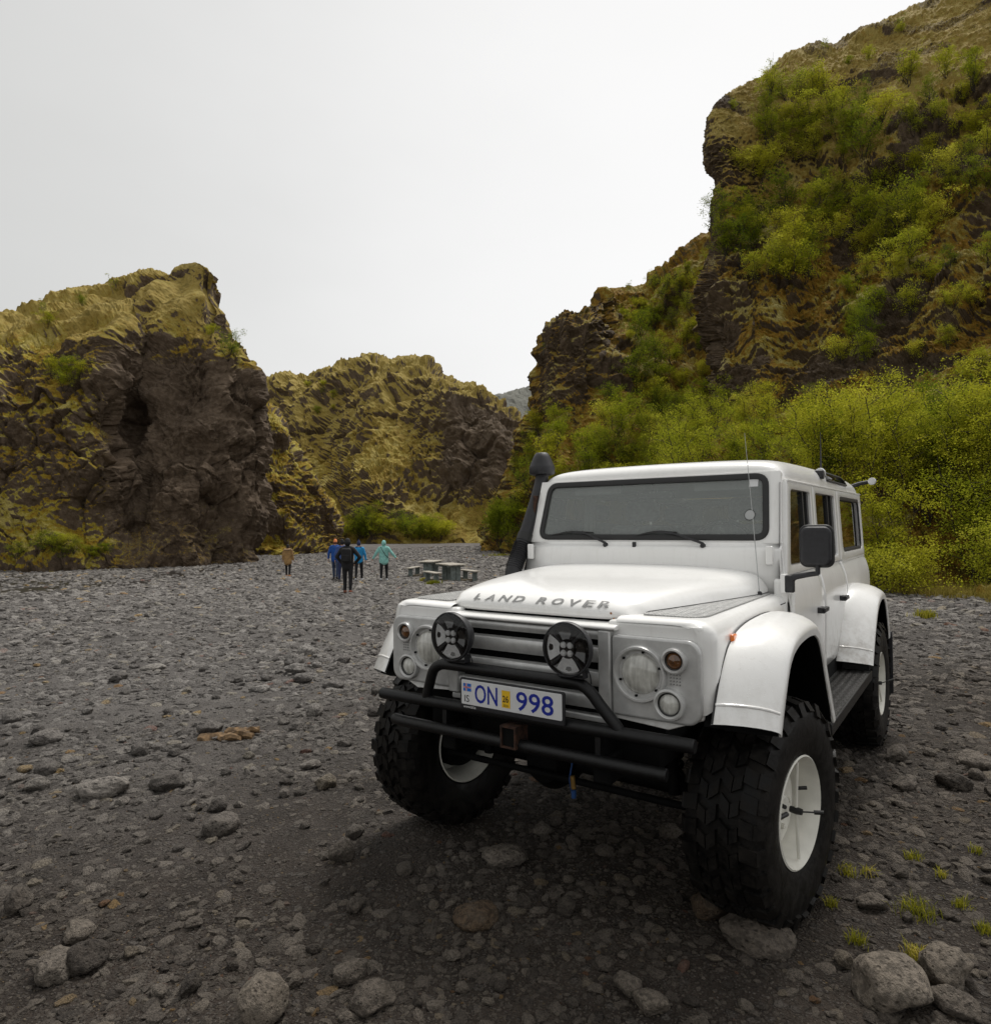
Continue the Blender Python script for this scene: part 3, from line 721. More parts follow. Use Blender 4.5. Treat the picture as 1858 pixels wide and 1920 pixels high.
front_tree(940, 52.0, plant_proto(407, H=4.2, W=3.6, stems=3, leaves=12000, leaf=0.10, lmat=M_LEAF_D, low=0.30), 1.0, 'dark round tree at the valley edge beyond the snorkel')
front_tree(965, 50.0, SHRUBS[1], 0.8, 'low dark shrub beside the round tree at the valley edge', name='birch_shrub', cat='shrub')
# crag, spur and hill plants
scatter([(95, 700), (150, 690), (160, 720), (110, 735)], 4, (0.5, 0.75), 'shrub in the dark cleft of the left-hand crag', 'shrubs in the cleft of the crag', 16, [cliff_left])
for px, py, sc, lab in ((428, 672, 0.8, 'bright shrub clinging under the prow of the crag'), (395, 632, 0.5, 'small shrub just below the pointed tip of the crag'), (90, 612, 0.55, 'shrub on the mossy top of the crag beside the low bump'), (155, 573, 0.4, 'little green shrub on the crag skyline')):
    h = hit(px, py, [cliff_left])
    if h: put_plant('birch_shrub', SHRUBS[int(px) % 7], h[0] - Vector((0, 0, 0.1)), sc, lab, None)
for px, py, sc, lab in ((213, 549, 1.25, 'tallest bare twiggy sapling on the crag skyline'), (82, 590, 1.0, 'shorter bare sapling on the crag skyline')):
    h = hit(px, py, [cliff_left])
    if h: put_plant('bare_sapling', BARE[0], h[0] - Vector((0, 0, 0.2)), sc, lab, None, 'sapling')
for px, py, sc in ((1450, 138, 1.0), (1545, 96, 0.9), (1690, 50, 0.8), (1345, 425, 1.3), (1180, 545, 0.9), (1245, 512, 0.7), (1018, 660, 0.8)):
    h = hit(px, py, [cliff_right, cliff_tower])
    if h: put_plant('bare_sapling', BARE[int(px) % 2], h[0] - Vector((0, 0, 0.2)), sc, 'bare twiggy sapling against the sky on the right-hand cliff edge', 'saplings on the cliff edge', 'sapling')
scatter([(640, 985), (780, 985), (860, 1005), (860, 1015), (640, 1015)], 20, (0.8, 1.5), 'willow bush at the foot of the far hill', 'willow scrub below the hill', 9, [hill], SHRUBS, 'shrub', 'willow_shrub', 1.3)
scatter([(20, 1020), (200, 1020), (230, 1050), (20, 1050)], 8, (0.3, 0.5), 'bush at the foot of the left-hand crag', 'low plants at the crag foot', 14, [cliff_left], SHRUBS, 'shrub', 'low_shrub', 1.5)
scatter([(560, 715), (640, 700), (640, 780), (560, 790)], 6, (0.7, 1.0), 'shrub high on the slope of the far hill', 'shrubs on the far hill', 12, [hill])

# ---- grass verge at the edge of the gravel
M_GRASS = leaf_mat('verge_grass', (0.13, 0.13, 0.02), (0.26, 0.22, 0.045), (0.42, 0.32, 0.10), 0.3)
def blades(P, hgt, wid, g, lean=0.5):
    n = len(P); a = g.uniform(0, 6.28, n); d = np.stack([np.cos(a), np.sin(a), np.zeros(n)], 1); s = np.stack([-np.sin(a), np.cos(a), np.zeros(n)], 1)
    h = hgt * g.uniform(0.5, 1.2, n)[:, None]; l = lean * g.uniform(0.2, 1.2, n)[:, None]; up = np.array([0, 0, 1.0])
    q = np.stack([P - s * wid, P + s * wid, P + up * h * 0.6 + d * h * l * 0.4 + s * wid * 0.7, P + up * h * 0.6 + d * h * l * 0.4 - s * wid * 0.7, P + up * h * (1 - 0.25 * l) + d * h * l], 1)
    V = q.reshape(-1, 3); b = np.arange(n)[:, None] * 5
    F3 = np.vstack([b + np.array([0, 1, 2]), b + np.array([0, 2, 3]), b + np.array([3, 2, 4])])
    return V, F3
def verge():
    g = np.random.default_rng(77); n = 26000
    px = g.uniform(1290, 2150, n); t = g.beta(1.2, 2.2, n)
    d0 = np.interp(px, [1290, 1330, 1420, 1510, 1600, 1730, 1850, 2130], [27, 26, 22.5, 20.3, 18.2, 16.4, 14.9, 11.5])
    dep = d0 - 0.5 + t * 4.0
    X = (px - PXW / 2) / FPX * dep; Y = dep
    clump = fbm(np.stack([X, Y, 0 * X], -1) * 0.8, 3); keep = clump > -0.12
    X, Y = X[keep], Y[keep]; bv = TREEBVH[cliff_right.name]; Z = ground_z(X, Y)
    for i in range(len(X)):
        h = bv.ray_cast(Vector((X[i], Y[i], 40)), Vector((0, 0, -1)))
        if h[0] is not None and Z[i] < h[0].z < 5: Z[i] = h[0].z
    V, F3 = blades(np.stack([X, Y, Z - 0.02], 1), 0.26, 0.006, g)
    me = np_mesh('verge_grass', V, F3, smooth=False); tn = np.clip(0.5 + clump[keep] * 1.2 + g.normal(0, 0.15, len(X)), 0, 1); add_attr(me, 'tint', np.repeat(tn, 5))
    tag(link('verge_grass', me, M_GRASS), 'dry yellow grass along the edge of the gravel', 'grass', kind='stuff')
verge()
# ================================================================ the white four-wheel drive
# vehicle frame: X = its left side, Y = towards the rear (front axle at 0), Z up from the ground
YAW = R(-35.30)
_cx, _cy = 1.690, -3.167
VEH_LOC = (-(_cx * math.cos(YAW) - _cy * math.sin(YAW)), -(_cx * math.sin(YAW) + _cy * math.cos(YAW)), 0.0)
VEH = empty('off_road_car', VEH_LOC, YAW)
tag(VEH, 'white boxy four-wheel drive car with huge mud tyres and black bull bar parked on gravel', 'car')

# ---- materials
def paint_white():
    m, nt, b = mat_new('white_car_paint')
    v = coords(nt); n = noise_n(nt, v, 3.0, 5); n2 = noise_n(nt, v, 60, 3, 0.7)
    c = ramp(nt, n, [(0.3, (0.83, 0.825, 0.805)), (0.7, (0.89, 0.885, 0.87))]).outputs[0]
    spots = ramp(nt, n2, [(0.66, (0, 0, 0)), (0.72, (1, 1, 1))]).outputs[0]
    c = mixc(nt, math_(nt, 'MULTIPLY', spots, 0.22), c, (0.55, 0.52, 0.47))
    sep = nt.nodes.new('ShaderNodeSeparateXYZ'); nt.links.new(v, sep.inputs[0])
    low = nd(nt, 'ShaderNodeMapRange'); low.inputs['From Min'].default_value = 1.12; low.inputs['From Max'].default_value = 0.80; nt.links.new(sep.outputs['Z'], low.inputs['Value'])
    spray = math_(nt, 'MULTIPLY', low.outputs[0], ramp(nt, noise_n(nt, v, 14, 5, 0.7), [(0.42, (0, 0, 0)), (0.7, (1, 1, 1))]).outputs[0])
    c = mixc(nt, math_(nt, 'MULTIPLY', spray, 0.55), c, (0.30, 0.26, 0.21))
    streak = ramp(nt, noise_n(nt, coords(nt, (9, 9, 0.7)), 4.0, 4), [(0.52, (0, 0, 0)), (0.72, (1, 1, 1))]).outputs[0]
    c = mixc(nt, math_(nt, 'MULTIPLY', streak, 0.10), c, (0.45, 0.42, 0.37))
    nt.links.new(c, b.inputs['Base Color'])
    b.inputs['Roughness'].default_value = 0.27; b.inputs['Coat Weight'].default_value = 0.35; b.inputs['Coat Roughness'].default_value = 0.08
    drops = voro_n(nt, v, 85); dr = ramp(nt, drops, [(0.12, (1, 1, 1)), (0.24, (0, 0, 0))]).outputs[0]
    bump(nt, b, math_(nt, 'ADD', dr, math_(nt, 'MULTIPLY', n, 1.2)), 0.12, 0.006)
    return m
M_WHITE = paint_white()
M_SILVER = simple('silver_paint', (0.56, 0.56, 0.55), 0.36, 0.35, 0.07, 25, coat=0.3, bumpk=0.05)
M_BLACK = simple('black_powder_coat', (0.006, 0.006, 0.0065), 0.40, 0, 0.3, 60, spec=0.35, bumpk=0.25)
M_RUBBER_TRIM = simple('black_rubber_trim', (0.012, 0.012, 0.012), 0.5, 0, 0.1, 20)
M_PLASTIC = simple('black_plastic', (0.016, 0.016, 0.019), 0.48, 0, 0.2, 40, bumpk=0.2)
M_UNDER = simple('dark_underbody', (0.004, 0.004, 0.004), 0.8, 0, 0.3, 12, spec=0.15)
M_RIM = simple('cream_rim_paint', (0.70, 0.685, 0.62), 0.38, 0, 0.08, 9)
M_RUST = simple('rusty_steel', (0.05, 0.02, 0.010), 0.8, 0, 0.5, 40)
M_RUSTSPOT = simple('rust_bloom', (0.38, 0.15, 0.04), 0.8, 0, 0.3, 60)
M_BLUE = simple('blue_spring_paint', (0.012, 0.05, 0.16), 0.35, 0, 0.1, 20)
M_SEAT = simple('grey_seat_fabric', (0.20, 0.205, 0.21), 0.9, 0, 0.15, 30)
M_DASH = simple('dark_dashboard', (0.10, 0.103, 0.105), 0.7, 0, 0.1, 20)
M_HEADLINE = simple('grey_headlining', (0.42, 0.43, 0.43), 0.9, 0, 0.05, 10)
M_BADGE = simple('grey_badge_lettering', (0.27, 0.27, 0.265), 0.4, 0.3, 0.05, 30)
M_PLATE = simple('plate_white', (0.66, 0.665, 0.67), 0.4, 0, 0.03, 20)
M_PLATEBLUE = simple('plate_blue_print', (0.006, 0.020, 0.28), 0.4, 0, 0.03, 20)
M_FLAGBLUE = simple('flag_blue_print', (0.01, 0.13, 0.52), 0.4, 0, 0.03, 20)
M_RED = simple('flag_red_print', (0.55, 0.03, 0.03), 0.4, 0, 0.03, 20)
M_YELLOW = simple('sticker_yellow', (0.80, 0.50, 0.015), 0.5, 0, 0.05, 20)
M_INK = simple('black_print', (0.01, 0.01, 0.01), 0.5, 0, 0.05, 20)
M_AMBER = simple('smoked_amber_lens', (0.16, 0.065, 0.018), 0.08, 0, 0.4, 60, coat=1.0)
M_ORANGE = simple('orange_marker_lens', (0.85, 0.19, 0.01), 0.12, 0, 0.1, 40, coat=1.0)
M_CHROME = simple('lamp_reflector', (0.78, 0.78, 0.78), 0.09, 1.0, 0.05, 20)
M_LAMP_GLINT = simple('lamp_painted_glint', (0.90, 0.90, 0.90), 0.25, 0.0, 0.06, 90)  # white colour standing in for bright reflections in the petals and LEDs
M_LAMPBLACK = simple('lamp_black_gloss', (0.006, 0.006, 0.007), 0.08, 0, 0.1, 20, coat=1.0)
M_BRASS = simple('brass_fitting', (0.25, 0.15, 0.04), 0.5, 0.6, 0.1, 20)

def tyre_mat():
    m, nt, b = mat_new('wet_black_tyre')
    v = coords(nt); n = noise_n(nt, v, 18, 5, 0.65)
    c = ramp(nt, n, [(0.4, (0.0045, 0.0043, 0.0042)), (0.75, (0.017, 0.0145, 0.012))]).outputs[0]
    nt.links.new(c, b.inputs['Base Color'])
    nt.links.new(ramp(nt, n, [(0.35, (0.33,) * 3), (0.65, (0.7,) * 3)]).outputs[0], b.inputs['Roughness'])
    b.inputs['Specular IOR Level'].default_value = 0.16
    bump(nt, b, noise_n(nt, v, 70, 3), 0.3, 0.004); return m
M_TYRE = tyre_mat()
def chequer_mat(name, colr, metal, rough):
    m, nt, b = mat_new(name)
    v = coords(nt, (1, 1, 1)); mp = nt.nodes.new('ShaderNodeMapping'); mp.inputs['Rotation'].default_value = (0, 0, R(45)); nt.links.new(v, mp.inputs[0])
    ch = nd(nt, 'ShaderNodeTexChecker', Scale=34.0); nt.links.new(mp.outputs[0], ch.inputs['Vector'])
    w1 = nd(nt, 'ShaderNodeTexWave', Scale=27.0); w1.bands_direction = 'X'; nt.links.new(mp.outputs[0], w1.inputs['Vector'])
    w2 = nd(nt, 'ShaderNodeTexWave', Scale=27.0); w2.bands_direction = 'Y'; nt.links.new(mp.outputs[0], w2.inputs['Vector'])
    h = mixc(nt, ch.outputs['Fac'], w1.outputs['Color'], w2.outputs['Color'])
    n = noise_n(nt, v, 22, 4)
    nt.links.new(ramp(nt, n, [(0.3, tuple(c * 0.75 for c in colr)), (0.7, colr)]).outputs[0], b.inputs['Base Color'])
    b.inputs['Metallic'].default_value = metal; b.inputs['Roughness'].default_value = rough
    bump(nt, b, h, 1.0, 0.006); return m
M_CHEQ = chequer_mat('chequer_plate_alloy', (0.50, 0.50, 0.49), 0.35, 0.36)
M_STEP = chequer_mat('chequer_plate_black', (0.035, 0.033, 0.030), 0.2, 0.30)
def glass_mat(name, tint, film, film_col, refl=0.05):
    m, nt, b = mat_new(name); nt.nodes.remove(b); out = nt.nodes['Material Output']
    tr = nd(nt, 'ShaderNodeBsdfTransparent', Color=(*tint, 1)); gl = nd(nt, 'ShaderNodeBsdfGlossy', Roughness=0.02)
    df = nd(nt, 'ShaderNodeBsdfDiffuse', Color=(*film_col, 1))
    v = coords(nt); vo = voro_n(nt, v, 55); dr = ramp(nt, vo, [(0.10, (1, 1, 1)), (0.20, (0, 0, 0))]).outputs[0]
    big = ramp(nt, noise_n(nt, v, 2.2, 4), [(0.42, (0.25,) * 3), (0.6, (1,) * 3)]).outputs[0]
    fac = math_(nt, 'ADD', film, math_(nt, 'MULTIPLY', math_(nt, 'MULTIPLY', dr, big), 0.18))
    m1 = nd(nt, 'ShaderNodeMixShader'); nt.links.new(fac, m1.inputs[0]); nt.links.new(tr.outputs[0], m1.inputs[1]); nt.links.new(df.outputs[0], m1.inputs[2])
    fr = nd(nt, 'ShaderNodeFresnel', IOR=1.5); f2 = math_(nt, 'ADD', fr.outputs[0], refl)
    m2 = nd(nt, 'ShaderNodeMixShader'); nt.links.new(f2, m2.inputs[0]); nt.links.new(m1.outputs[0], m2.inputs[1]); nt.links.new(gl.outputs[0], m2.inputs[2])
    nt.links.new(m2.outputs[0], out.inputs['Surface']); return m
M_GLASS = glass_mat('windscreen_glass', (0.84, 0.88, 0.85), 0.20, (0.62, 0.68, 0.65), 0.04)
M_CLEAR = glass_mat('door_glass', (0.50, 0.53, 0.48), 0.03, (0.35, 0.38, 0.34), 0.05)
M_TINT = glass_mat('tinted_side_glass', (0.10, 0.11, 0.09), 0.01, (0.2, 0.2, 0.18), 0.10)
def lens_mat():
    m, nt, b = mat_new('fluted_headlamp_glass')
    v = coords(nt, (1, 0.02, 0.16)); n = noise_n(nt, v, 60, 3, 0.6); n2 = noise_n(nt, coords(nt), 16, 3)
    f = math_(nt, 'ADD', math_(nt, 'MULTIPLY', n, 0.55), math_(nt, 'MULTIPLY', n2, 0.45))
    nt.links.new(ramp(nt, f, [(0.34, (0.30, 0.295, 0.27)), (0.52, (0.52, 0.515, 0.475)), (0.68, (0.72, 0.72, 0.68))]).outputs[0], b.inputs['Base Color'])
    b.inputs['Roughness'].default_value = 0.12; b.inputs['Coat Weight'].default_value = 1.0; b.inputs['Coat Roughness'].default_value = 0.03
    bump(nt, b, n, 0.5, 0.003); return m
M_LENS = lens_mat()
def dropglass():
    return glass_mat('spot_lamp_glass', (0.97, 0.97, 0.97), 0.0, (0.6, 0.6, 0.6), 0.0)
M_SPOTGLASS = dropglass()

# ---- mesh helpers in the vehicle frame
def finish(me, smooth_ang=38):
    bm = bmesh.new(); bm.from_mesh(me); bmesh.ops.remove_doubles(bm, verts=bm.verts, dist=1e-5)
    bmesh.ops.recalc_face_normals(bm, faces=bm.faces); bm.to_mesh(me); bm.free()
    me.shade_smooth()
    try: me.set_sharp_from_angle(angle=R(smooth_ang))
    except Exception: pass
    return me
def part(name, verts, faces, mat, parent=None, bevel=0.0, seg=2, solid=0.0, sub=0, ang=38):
    me = bpy.data.meshes.new(name); me.from_pydata([tuple(v) for v in verts], [], [tuple(f) for f in faces]); me.update()
    finish(me, ang)
    o = link(name, me, mat, VEH if parent is None else parent)
    if solid:
        s = o.modifiers.new('thickness', 'SOLIDIFY'); s.thickness = solid; s.offset = 0
    if bevel:
        b = o.modifiers.new('bevel', 'BEVEL'); b.width = bevel; b.segments = seg; b.limit_method = 'ANGLE'; b.angle_limit = R(40)
        b.harden_normals = False
    if sub:
        s = o.modifiers.new('sub', 'SUBSURF'); s.levels = sub; s.render_levels = sub
    return o
def box_vf(x0, x1, y0, y1, z0, z1):
    v = [(x, y, z) for x in (x0, x1) for y in (y0, y1) for z in (z0, z1)]
    f = [(0, 1, 3, 2), (4, 6, 7, 5), (0, 4, 5, 1), (2, 3, 7, 6), (0, 2, 6, 4), (1, 5, 7, 3)]
    return v, f
def box(name, x0, x1, y0, y1, z0, z1, mat, parent=None, bevel=0.006, **k):
    v, f = box_vf(x0, x1, y0, y1, z0, z1); return part(name, v, f, mat, parent, bevel, **k)
def join_vf(lst):
    V, Fc = [], []
    for v, f in lst:
        n = len(V); V += list(v); Fc += [tuple(i + n for i in q) for q in f]
    return V, Fc
def rrect(w0, w1, h0, h1, r, n=5, rs=None):
    """closed rounded rectangle loop (u,v), counter-clockwise from lower left"""
    rs = rs or (r, r, r, r); P = []
    for (cu, cv, a0, rr) in ((w0, h0, 180, rs[0]), (w1, h0, 270, rs[1]), (w1, h1, 0, rs[2]), (w0, h1, 90, rs[3])):
        su = 1 if cu == w0 else -1; sv = 1 if cv == h0 else -1
        for k in range(n + 1):
            a = R(a0 + 90 * k / n); P.append((cu + su * rr + rr * math.cos(a), cv + sv * rr + rr * math.sin(a)))
    return P
def rpoly(pts, r, n=4):
    """round the corners of any polygon (u,v)"""
    out = []; m = len(pts)
    for i in range(m):
        p0, p1, p2 = (Vector(pts[i - 1]), Vector(pts[i]), Vector(pts[(i + 1) % m]))
        d0, d2 = (p0 - p1), (p2 - p1); k = min(r, 0.45 * d0.length, 0.45 * d2.length)
        a, c = p1 + d0.normalized() * k, p1 + d2.normalized() * k
        for j in range(n + 1):
            t = j / n; out.append(tuple((1 - t) ** 2 * a + 2 * t * (1 - t) * p1 + t * t * c))
    return out
def ring_vf(outer, inner, f3):
    n = len(outer); V = [f3(*p) for p in outer] + [f3(*p) for p in inner]
    return V, [(i, (i + 1) % n, n + (i + 1) % n, n + i) for i in range(n)]
def ring_between(outer_pts, inner_pts, n=96):
    """resample two loops by angle about the inner centre so they can be bridged"""
    c = np.mean(np.array(inner_pts), 0)
    def res(P):
        P = np.array(P); Q = np.vstack([P, P[:1]]); L = np.linalg.norm(np.diff(Q, axis=0), axis=1)
        s = np.concatenate([[0], np.cumsum(L)]); u = np.linspace(0, s[-1], 2400, endpoint=False)
        D = np.stack([np.interp(u, s, Q[:, 0]), np.interp(u, s, Q[:, 1])], 1)
        a = np.unwrap(np.arctan2(D[:, 1] - c[1], D[:, 0] - c[0]))
        if a[-1] < a[0]: D = D[::-1]; a = np.unwrap(np.arctan2(D[:, 1] - c[1], D[:, 0] - c[0]))
        return D, a
    Di, ai = res(inner_pts); Do, ao = res(outer_pts)
    # sample at the inner loop's own points plus the outer corners
    angs = sorted(set(np.round(np.concatenate([np.arctan2(np.array(inner_pts)[:, 1] - c[1], np.array(inner_pts)[:, 0] - c[0]),
                   np.arctan2(np.array(outer_pts)[:, 1] - c[1], np.array(outer_pts)[:, 0] - c[0])]) % (2 * math.pi), 4)))
    def pick(D, a):
        am = a % (2 * math.pi); o = np.argsort(am); am = am[o]; D = D[o]
        am = np.concatenate([am[-1:] - 2 * math.pi, am, am[:1] + 2 * math.pi]); D = np.vstack([D[-1:], D, D[:1]])
        return [(float(np.interp(t, am, D[:, 0])), float(np.interp(t, am, D[:, 1]))) for t in angs]
    return pick(Do, ao), pick(Di, ai)
def tube_vf(pts, rad, seg=14, cap=True, res=0):
    P = np.array([list(p) for p in pts], float)
    if res: P = cmr(P, res, 0)
    rad = np.full(len(P), rad) if np.isscalar(rad) else np.interp(np.linspace(0, 1, len(P)), np.linspace(0, 1, len(rad)), rad)
    T = np.gradient(P, axis=0); T /= np.linalg.norm(T, axis=1)[:, None] + 1e-12
    up = np.array([0, 0, 1.0]); up = up if abs(T[0] @ up) < 0.9 else np.array([1.0, 0, 0])
    V, Fc = [], []
    n0 = np.cross(T[0], up); n0 /= np.linalg.norm(n0)
    for i in range(len(P)):
        n0 = n0 - T[i] * (n0 @ T[i]); n0 /= np.linalg.norm(n0); b0 = np.cross(T[i], n0)
        for k in range(seg):
            a = 2 * math.pi * k / seg; V.append(tuple(P[i] + rad[i] * (n0 * math.cos(a) + b0 * math.sin(a))))
    for i in range(len(P) - 1):
        for k in range(seg):
            k2 = (k + 1) % seg; Fc.append((i * seg + k, i * seg + k2, (i + 1) * seg + k2, (i + 1) * seg + k))
    if cap: Fc.append(tuple(range(seg))[::-1]); Fc.append(tuple((len(P) - 1) * seg + k for k in range(seg)))
    return V, Fc
def tube(name, pts, rad, mat, parent=None, seg=14, res=0, **k):
    v, f = tube_vf(pts, rad, seg, True, res); return part(name, v, f, mat, parent, **k)
def lathe_vf(prof, c, axis='y', seg=40, closed=False):
    """prof: (radius, h) along the axis from centre c"""
    V, Fc = [], []
    for (r, h) in prof:
        for k in range(seg):
            a = 2 * math.pi * k / seg; u, w = r * math.cos(a), r * math.sin(a)
            V.append({'y': (c[0] + u, c[1] + h, c[2] + w), 'x': (c[0] + h, c[1] + u, c[2] + w), 'z': (c[0] + u, c[1] + w, c[2] + h)}[axis])
    for i in range(len(prof) - 1):
        for k in range(seg):
            k2 = (k + 1) % seg; Fc.append((i * seg + k, i * seg + k2, (i + 1) * seg + k2, (i + 1) * seg + k))
    return V, Fc
def lathe(name, prof, c, mat, parent=None, axis='y', seg=40, **k):
    v, f = lathe_vf(prof, c, axis, seg); return part(name, v, f, mat, parent, **k)
def grid_part(name, rows, mat, parent=None, **k):
    nr, nc = len(rows), len(rows[0]); V = [p for r in rows for p in r]
    return part(name, V, [tuple(q) for q in grid_faces(nr, nc)], mat, parent, **k)
def extrude_vf(loop, f3, d0, d1):
    n = len(loop); V = [f3(u, v, d0) for u, v in loop] + [f3(u, v, d1) for u, v in loop]
    Fc = [(i, (i + 1) % n, n + (i + 1) % n, n + i) for i in range(n)]
    return V, Fc + [tuple(range(n))[::-1], tuple(range(n, 2 * n))]
def text_mesh(body, size, bold=0.0, xs=1.0, align='LEFT', space=1.0):
    cu = bpy.data.curves.new('t', 'FONT'); cu.body = body; cu.size = size; cu.offset = bold; cu.align_x = align; cu.space_character = space
    cu.resolution_u = 3
    o = bpy.data.objects.new('t', cu); COL.objects.link(o)
    dg = bpy.context.evaluated_depsgraph_get(); me = bpy.data.meshes.new_from_object(o.evaluated_get(dg))
    V = [(v.co.x * xs, v.co.y) for v in me.vertices]; Fc = [tuple(p.vertices) for p in me.polygons]
    bpy.data.objects.remove(o); bpy.data.curves.remove(cu); bpy.data.meshes.remove(me)
    return V, Fc

# ---- body shell
def side_x(z):
    return float(np.interp(z, [0.70, 0.78, 0.95, 1.15, 1.25, 1.31, 1.36, 1.395, 1.41, 1.95], [0.848, 0.850, 0.857, 0.860, 0.857, 0.848, 0.833, 0.817, 0.811, 0.785]))
ZS = [1.41, 1.395, 1.375, 1.35, 1.32, 1.28, 1.23, 1.17, 1.10, 1.0, 0.9, 0.78]
def front_arch(y): return float(np.interp(y, [-0.56, -0.50, -0.40, -0.25, -0.08, 0.20, 0.36, 0.50, 0.60, 0.68, 0.72], [0.95, 1.03, 1.12, 1.19, 1.23, 1.23, 1.17, 1.06, 0.95, 0.83, 0.78]))
def rear_arch(y): return float(np.interp(y, [2.04, 2.10, 2.25, 2.45, 2.65, 2.95, 3.12, 3.28, 3.42, 3.5], [0.78, 0.84, 1.0, 1.13, 1.18, 1.18, 1.12, 0.98, 0.80, 0.78]))
for s in (1, -1):
    # front wing: top, rounded shoulder, side down to the arch
    rows = []
    ys = list(-0.545 + 0.06 * (1 - np.cos(np.linspace(0, math.pi / 2, 6)))) + list(np.linspace(-0.45, 0.684, 26))
    for i, y in enumerate(ys):
        inset = 0.06 * (1 - math.sqrt(max(0, 1 - ((0.06 - (y + 0.545)) / 0.06) ** 2))) if y < -0.485 else 0.0
        zl = front_arch(y) - 0.01; dz = inset * 0.35
        sec = [(0.44, 1.318 - dz), (0.60, 1.321 - dz), (0.74 - inset, 1.322 - dz), (0.775 - inset, 1.320 - dz), (0.803 - inset, 1.311 - dz), (0.824 - inset, 1.296), (0.836 - inset, 1.274), (0.842 - inset, 1.245)]
        for q in np.linspace(0.12, 1, 8): sec.append((0.842 + 0.01 * q - inset, 1.245 + (zl - 1.245) * q))
        rows.append([(s * x, y, z) for x, z in sec])
    wing = grid_part('front_wing', rows, M_WHITE)
    box('front_panel', s * 0.40, s * 0.802, -0.543, -0.47, 0.935, 1.302, M_WHITE, bevel=0.014, seg=3)
    # curved valance under the lamps
    part('valance', [(s * 0.40, -0.535, 0.94), (s * 0.80, -0.535, 0.94), (s * 0.66, -0.545, 0.885), (s * 0.42, -0.545, 0.90), (s * 0.40, -0.49, 0.94), (s * 0.80, -0.49, 0.94), (s * 0.66, -0.50, 0.885), (s * 0.42, -0.50, 0.90)],
         [(0, 1, 2, 3), (4, 7, 6, 5), (0, 4, 5, 1), (1, 5, 6, 2), (2, 6, 7, 3), (3, 7, 4, 0)], M_WHITE, bevel=0.004)
    # chequer plate on the wing top
    loop = rpoly([(0.515, -0.462), (0.735, -0.462), (0.775, -0.40), (0.765, 0.655), (0.735, 0.665), (0.560, 0.10)], 0.03)
    v, f = extrude_vf(loop, lambda u, w, d: (s * u, w, d), 1.3215, 1.3265); part('chequer_plate', v, f, M_CHEQ)
    # orange marker lamp
    box('side_marker', s * 0.845, s * 0.862, -0.345, -0.295, 1.212, 1.250, M_ORANGE, bevel=0.006, seg=3)

def lower_panel(name, y0, y1, s, lowfn, mat=M_WHITE, n=14):
    rows = []
    for y in np.linspace(y0, y1, n):
        zl = max(0.78, lowfn(y)); zs = [1.41 + (zl - 1.41) * t for t in np.linspace(0, 1, 16) ** 1.25]
        rows.append([(s * side_x(z), y, z) for z in zs])
    return grid_part(name, rows, mat, solid=0.012)
def upper_frame(parent, outer, inner, s, mat, name='window_frame', th=0.035):
    o, i = ring_between(outer, inner)
    f3 = lambda y, z: (s * side_x(z), y, z)
    v, f = ring_vf(o, i, f3); return part(name, v, f, mat, parent, solid=th, bevel=0.004, ang=25)
def pane(parent, loop, s, mat, inset=0.012, name='window_pane'):
    V = [(s * (side_x(z) - inset), y, z) for y, z in loop]; return part(name, V, [tuple(range(len(V)))], mat, parent, ang=180)
def seal(parent, loop, s, grow, shrink, name='window_seal', out=0.006):
    c = np.mean(np.array(loop), 0)
    A = np.array(loop); n = np.roll(A, -1, 0) - np.roll(A, 1, 0); n = np.stack([n[:, 1], -n[:, 0]], 1); n /= np.linalg.norm(n, axis=1)[:, None] + 1e-9
    if ((A - c) * n).sum() < 0: n = -n
    o, i = A + n * grow, A - n * shrink
    v, f = ring_vf([tuple(p) for p in o], [tuple(p) for p in i], lambda y, z: (s * (side_x(z) + out), y, z))
    return part(name, v, f, M_RUBBER_TRIM, parent, solid=0.012, bevel=0.003)
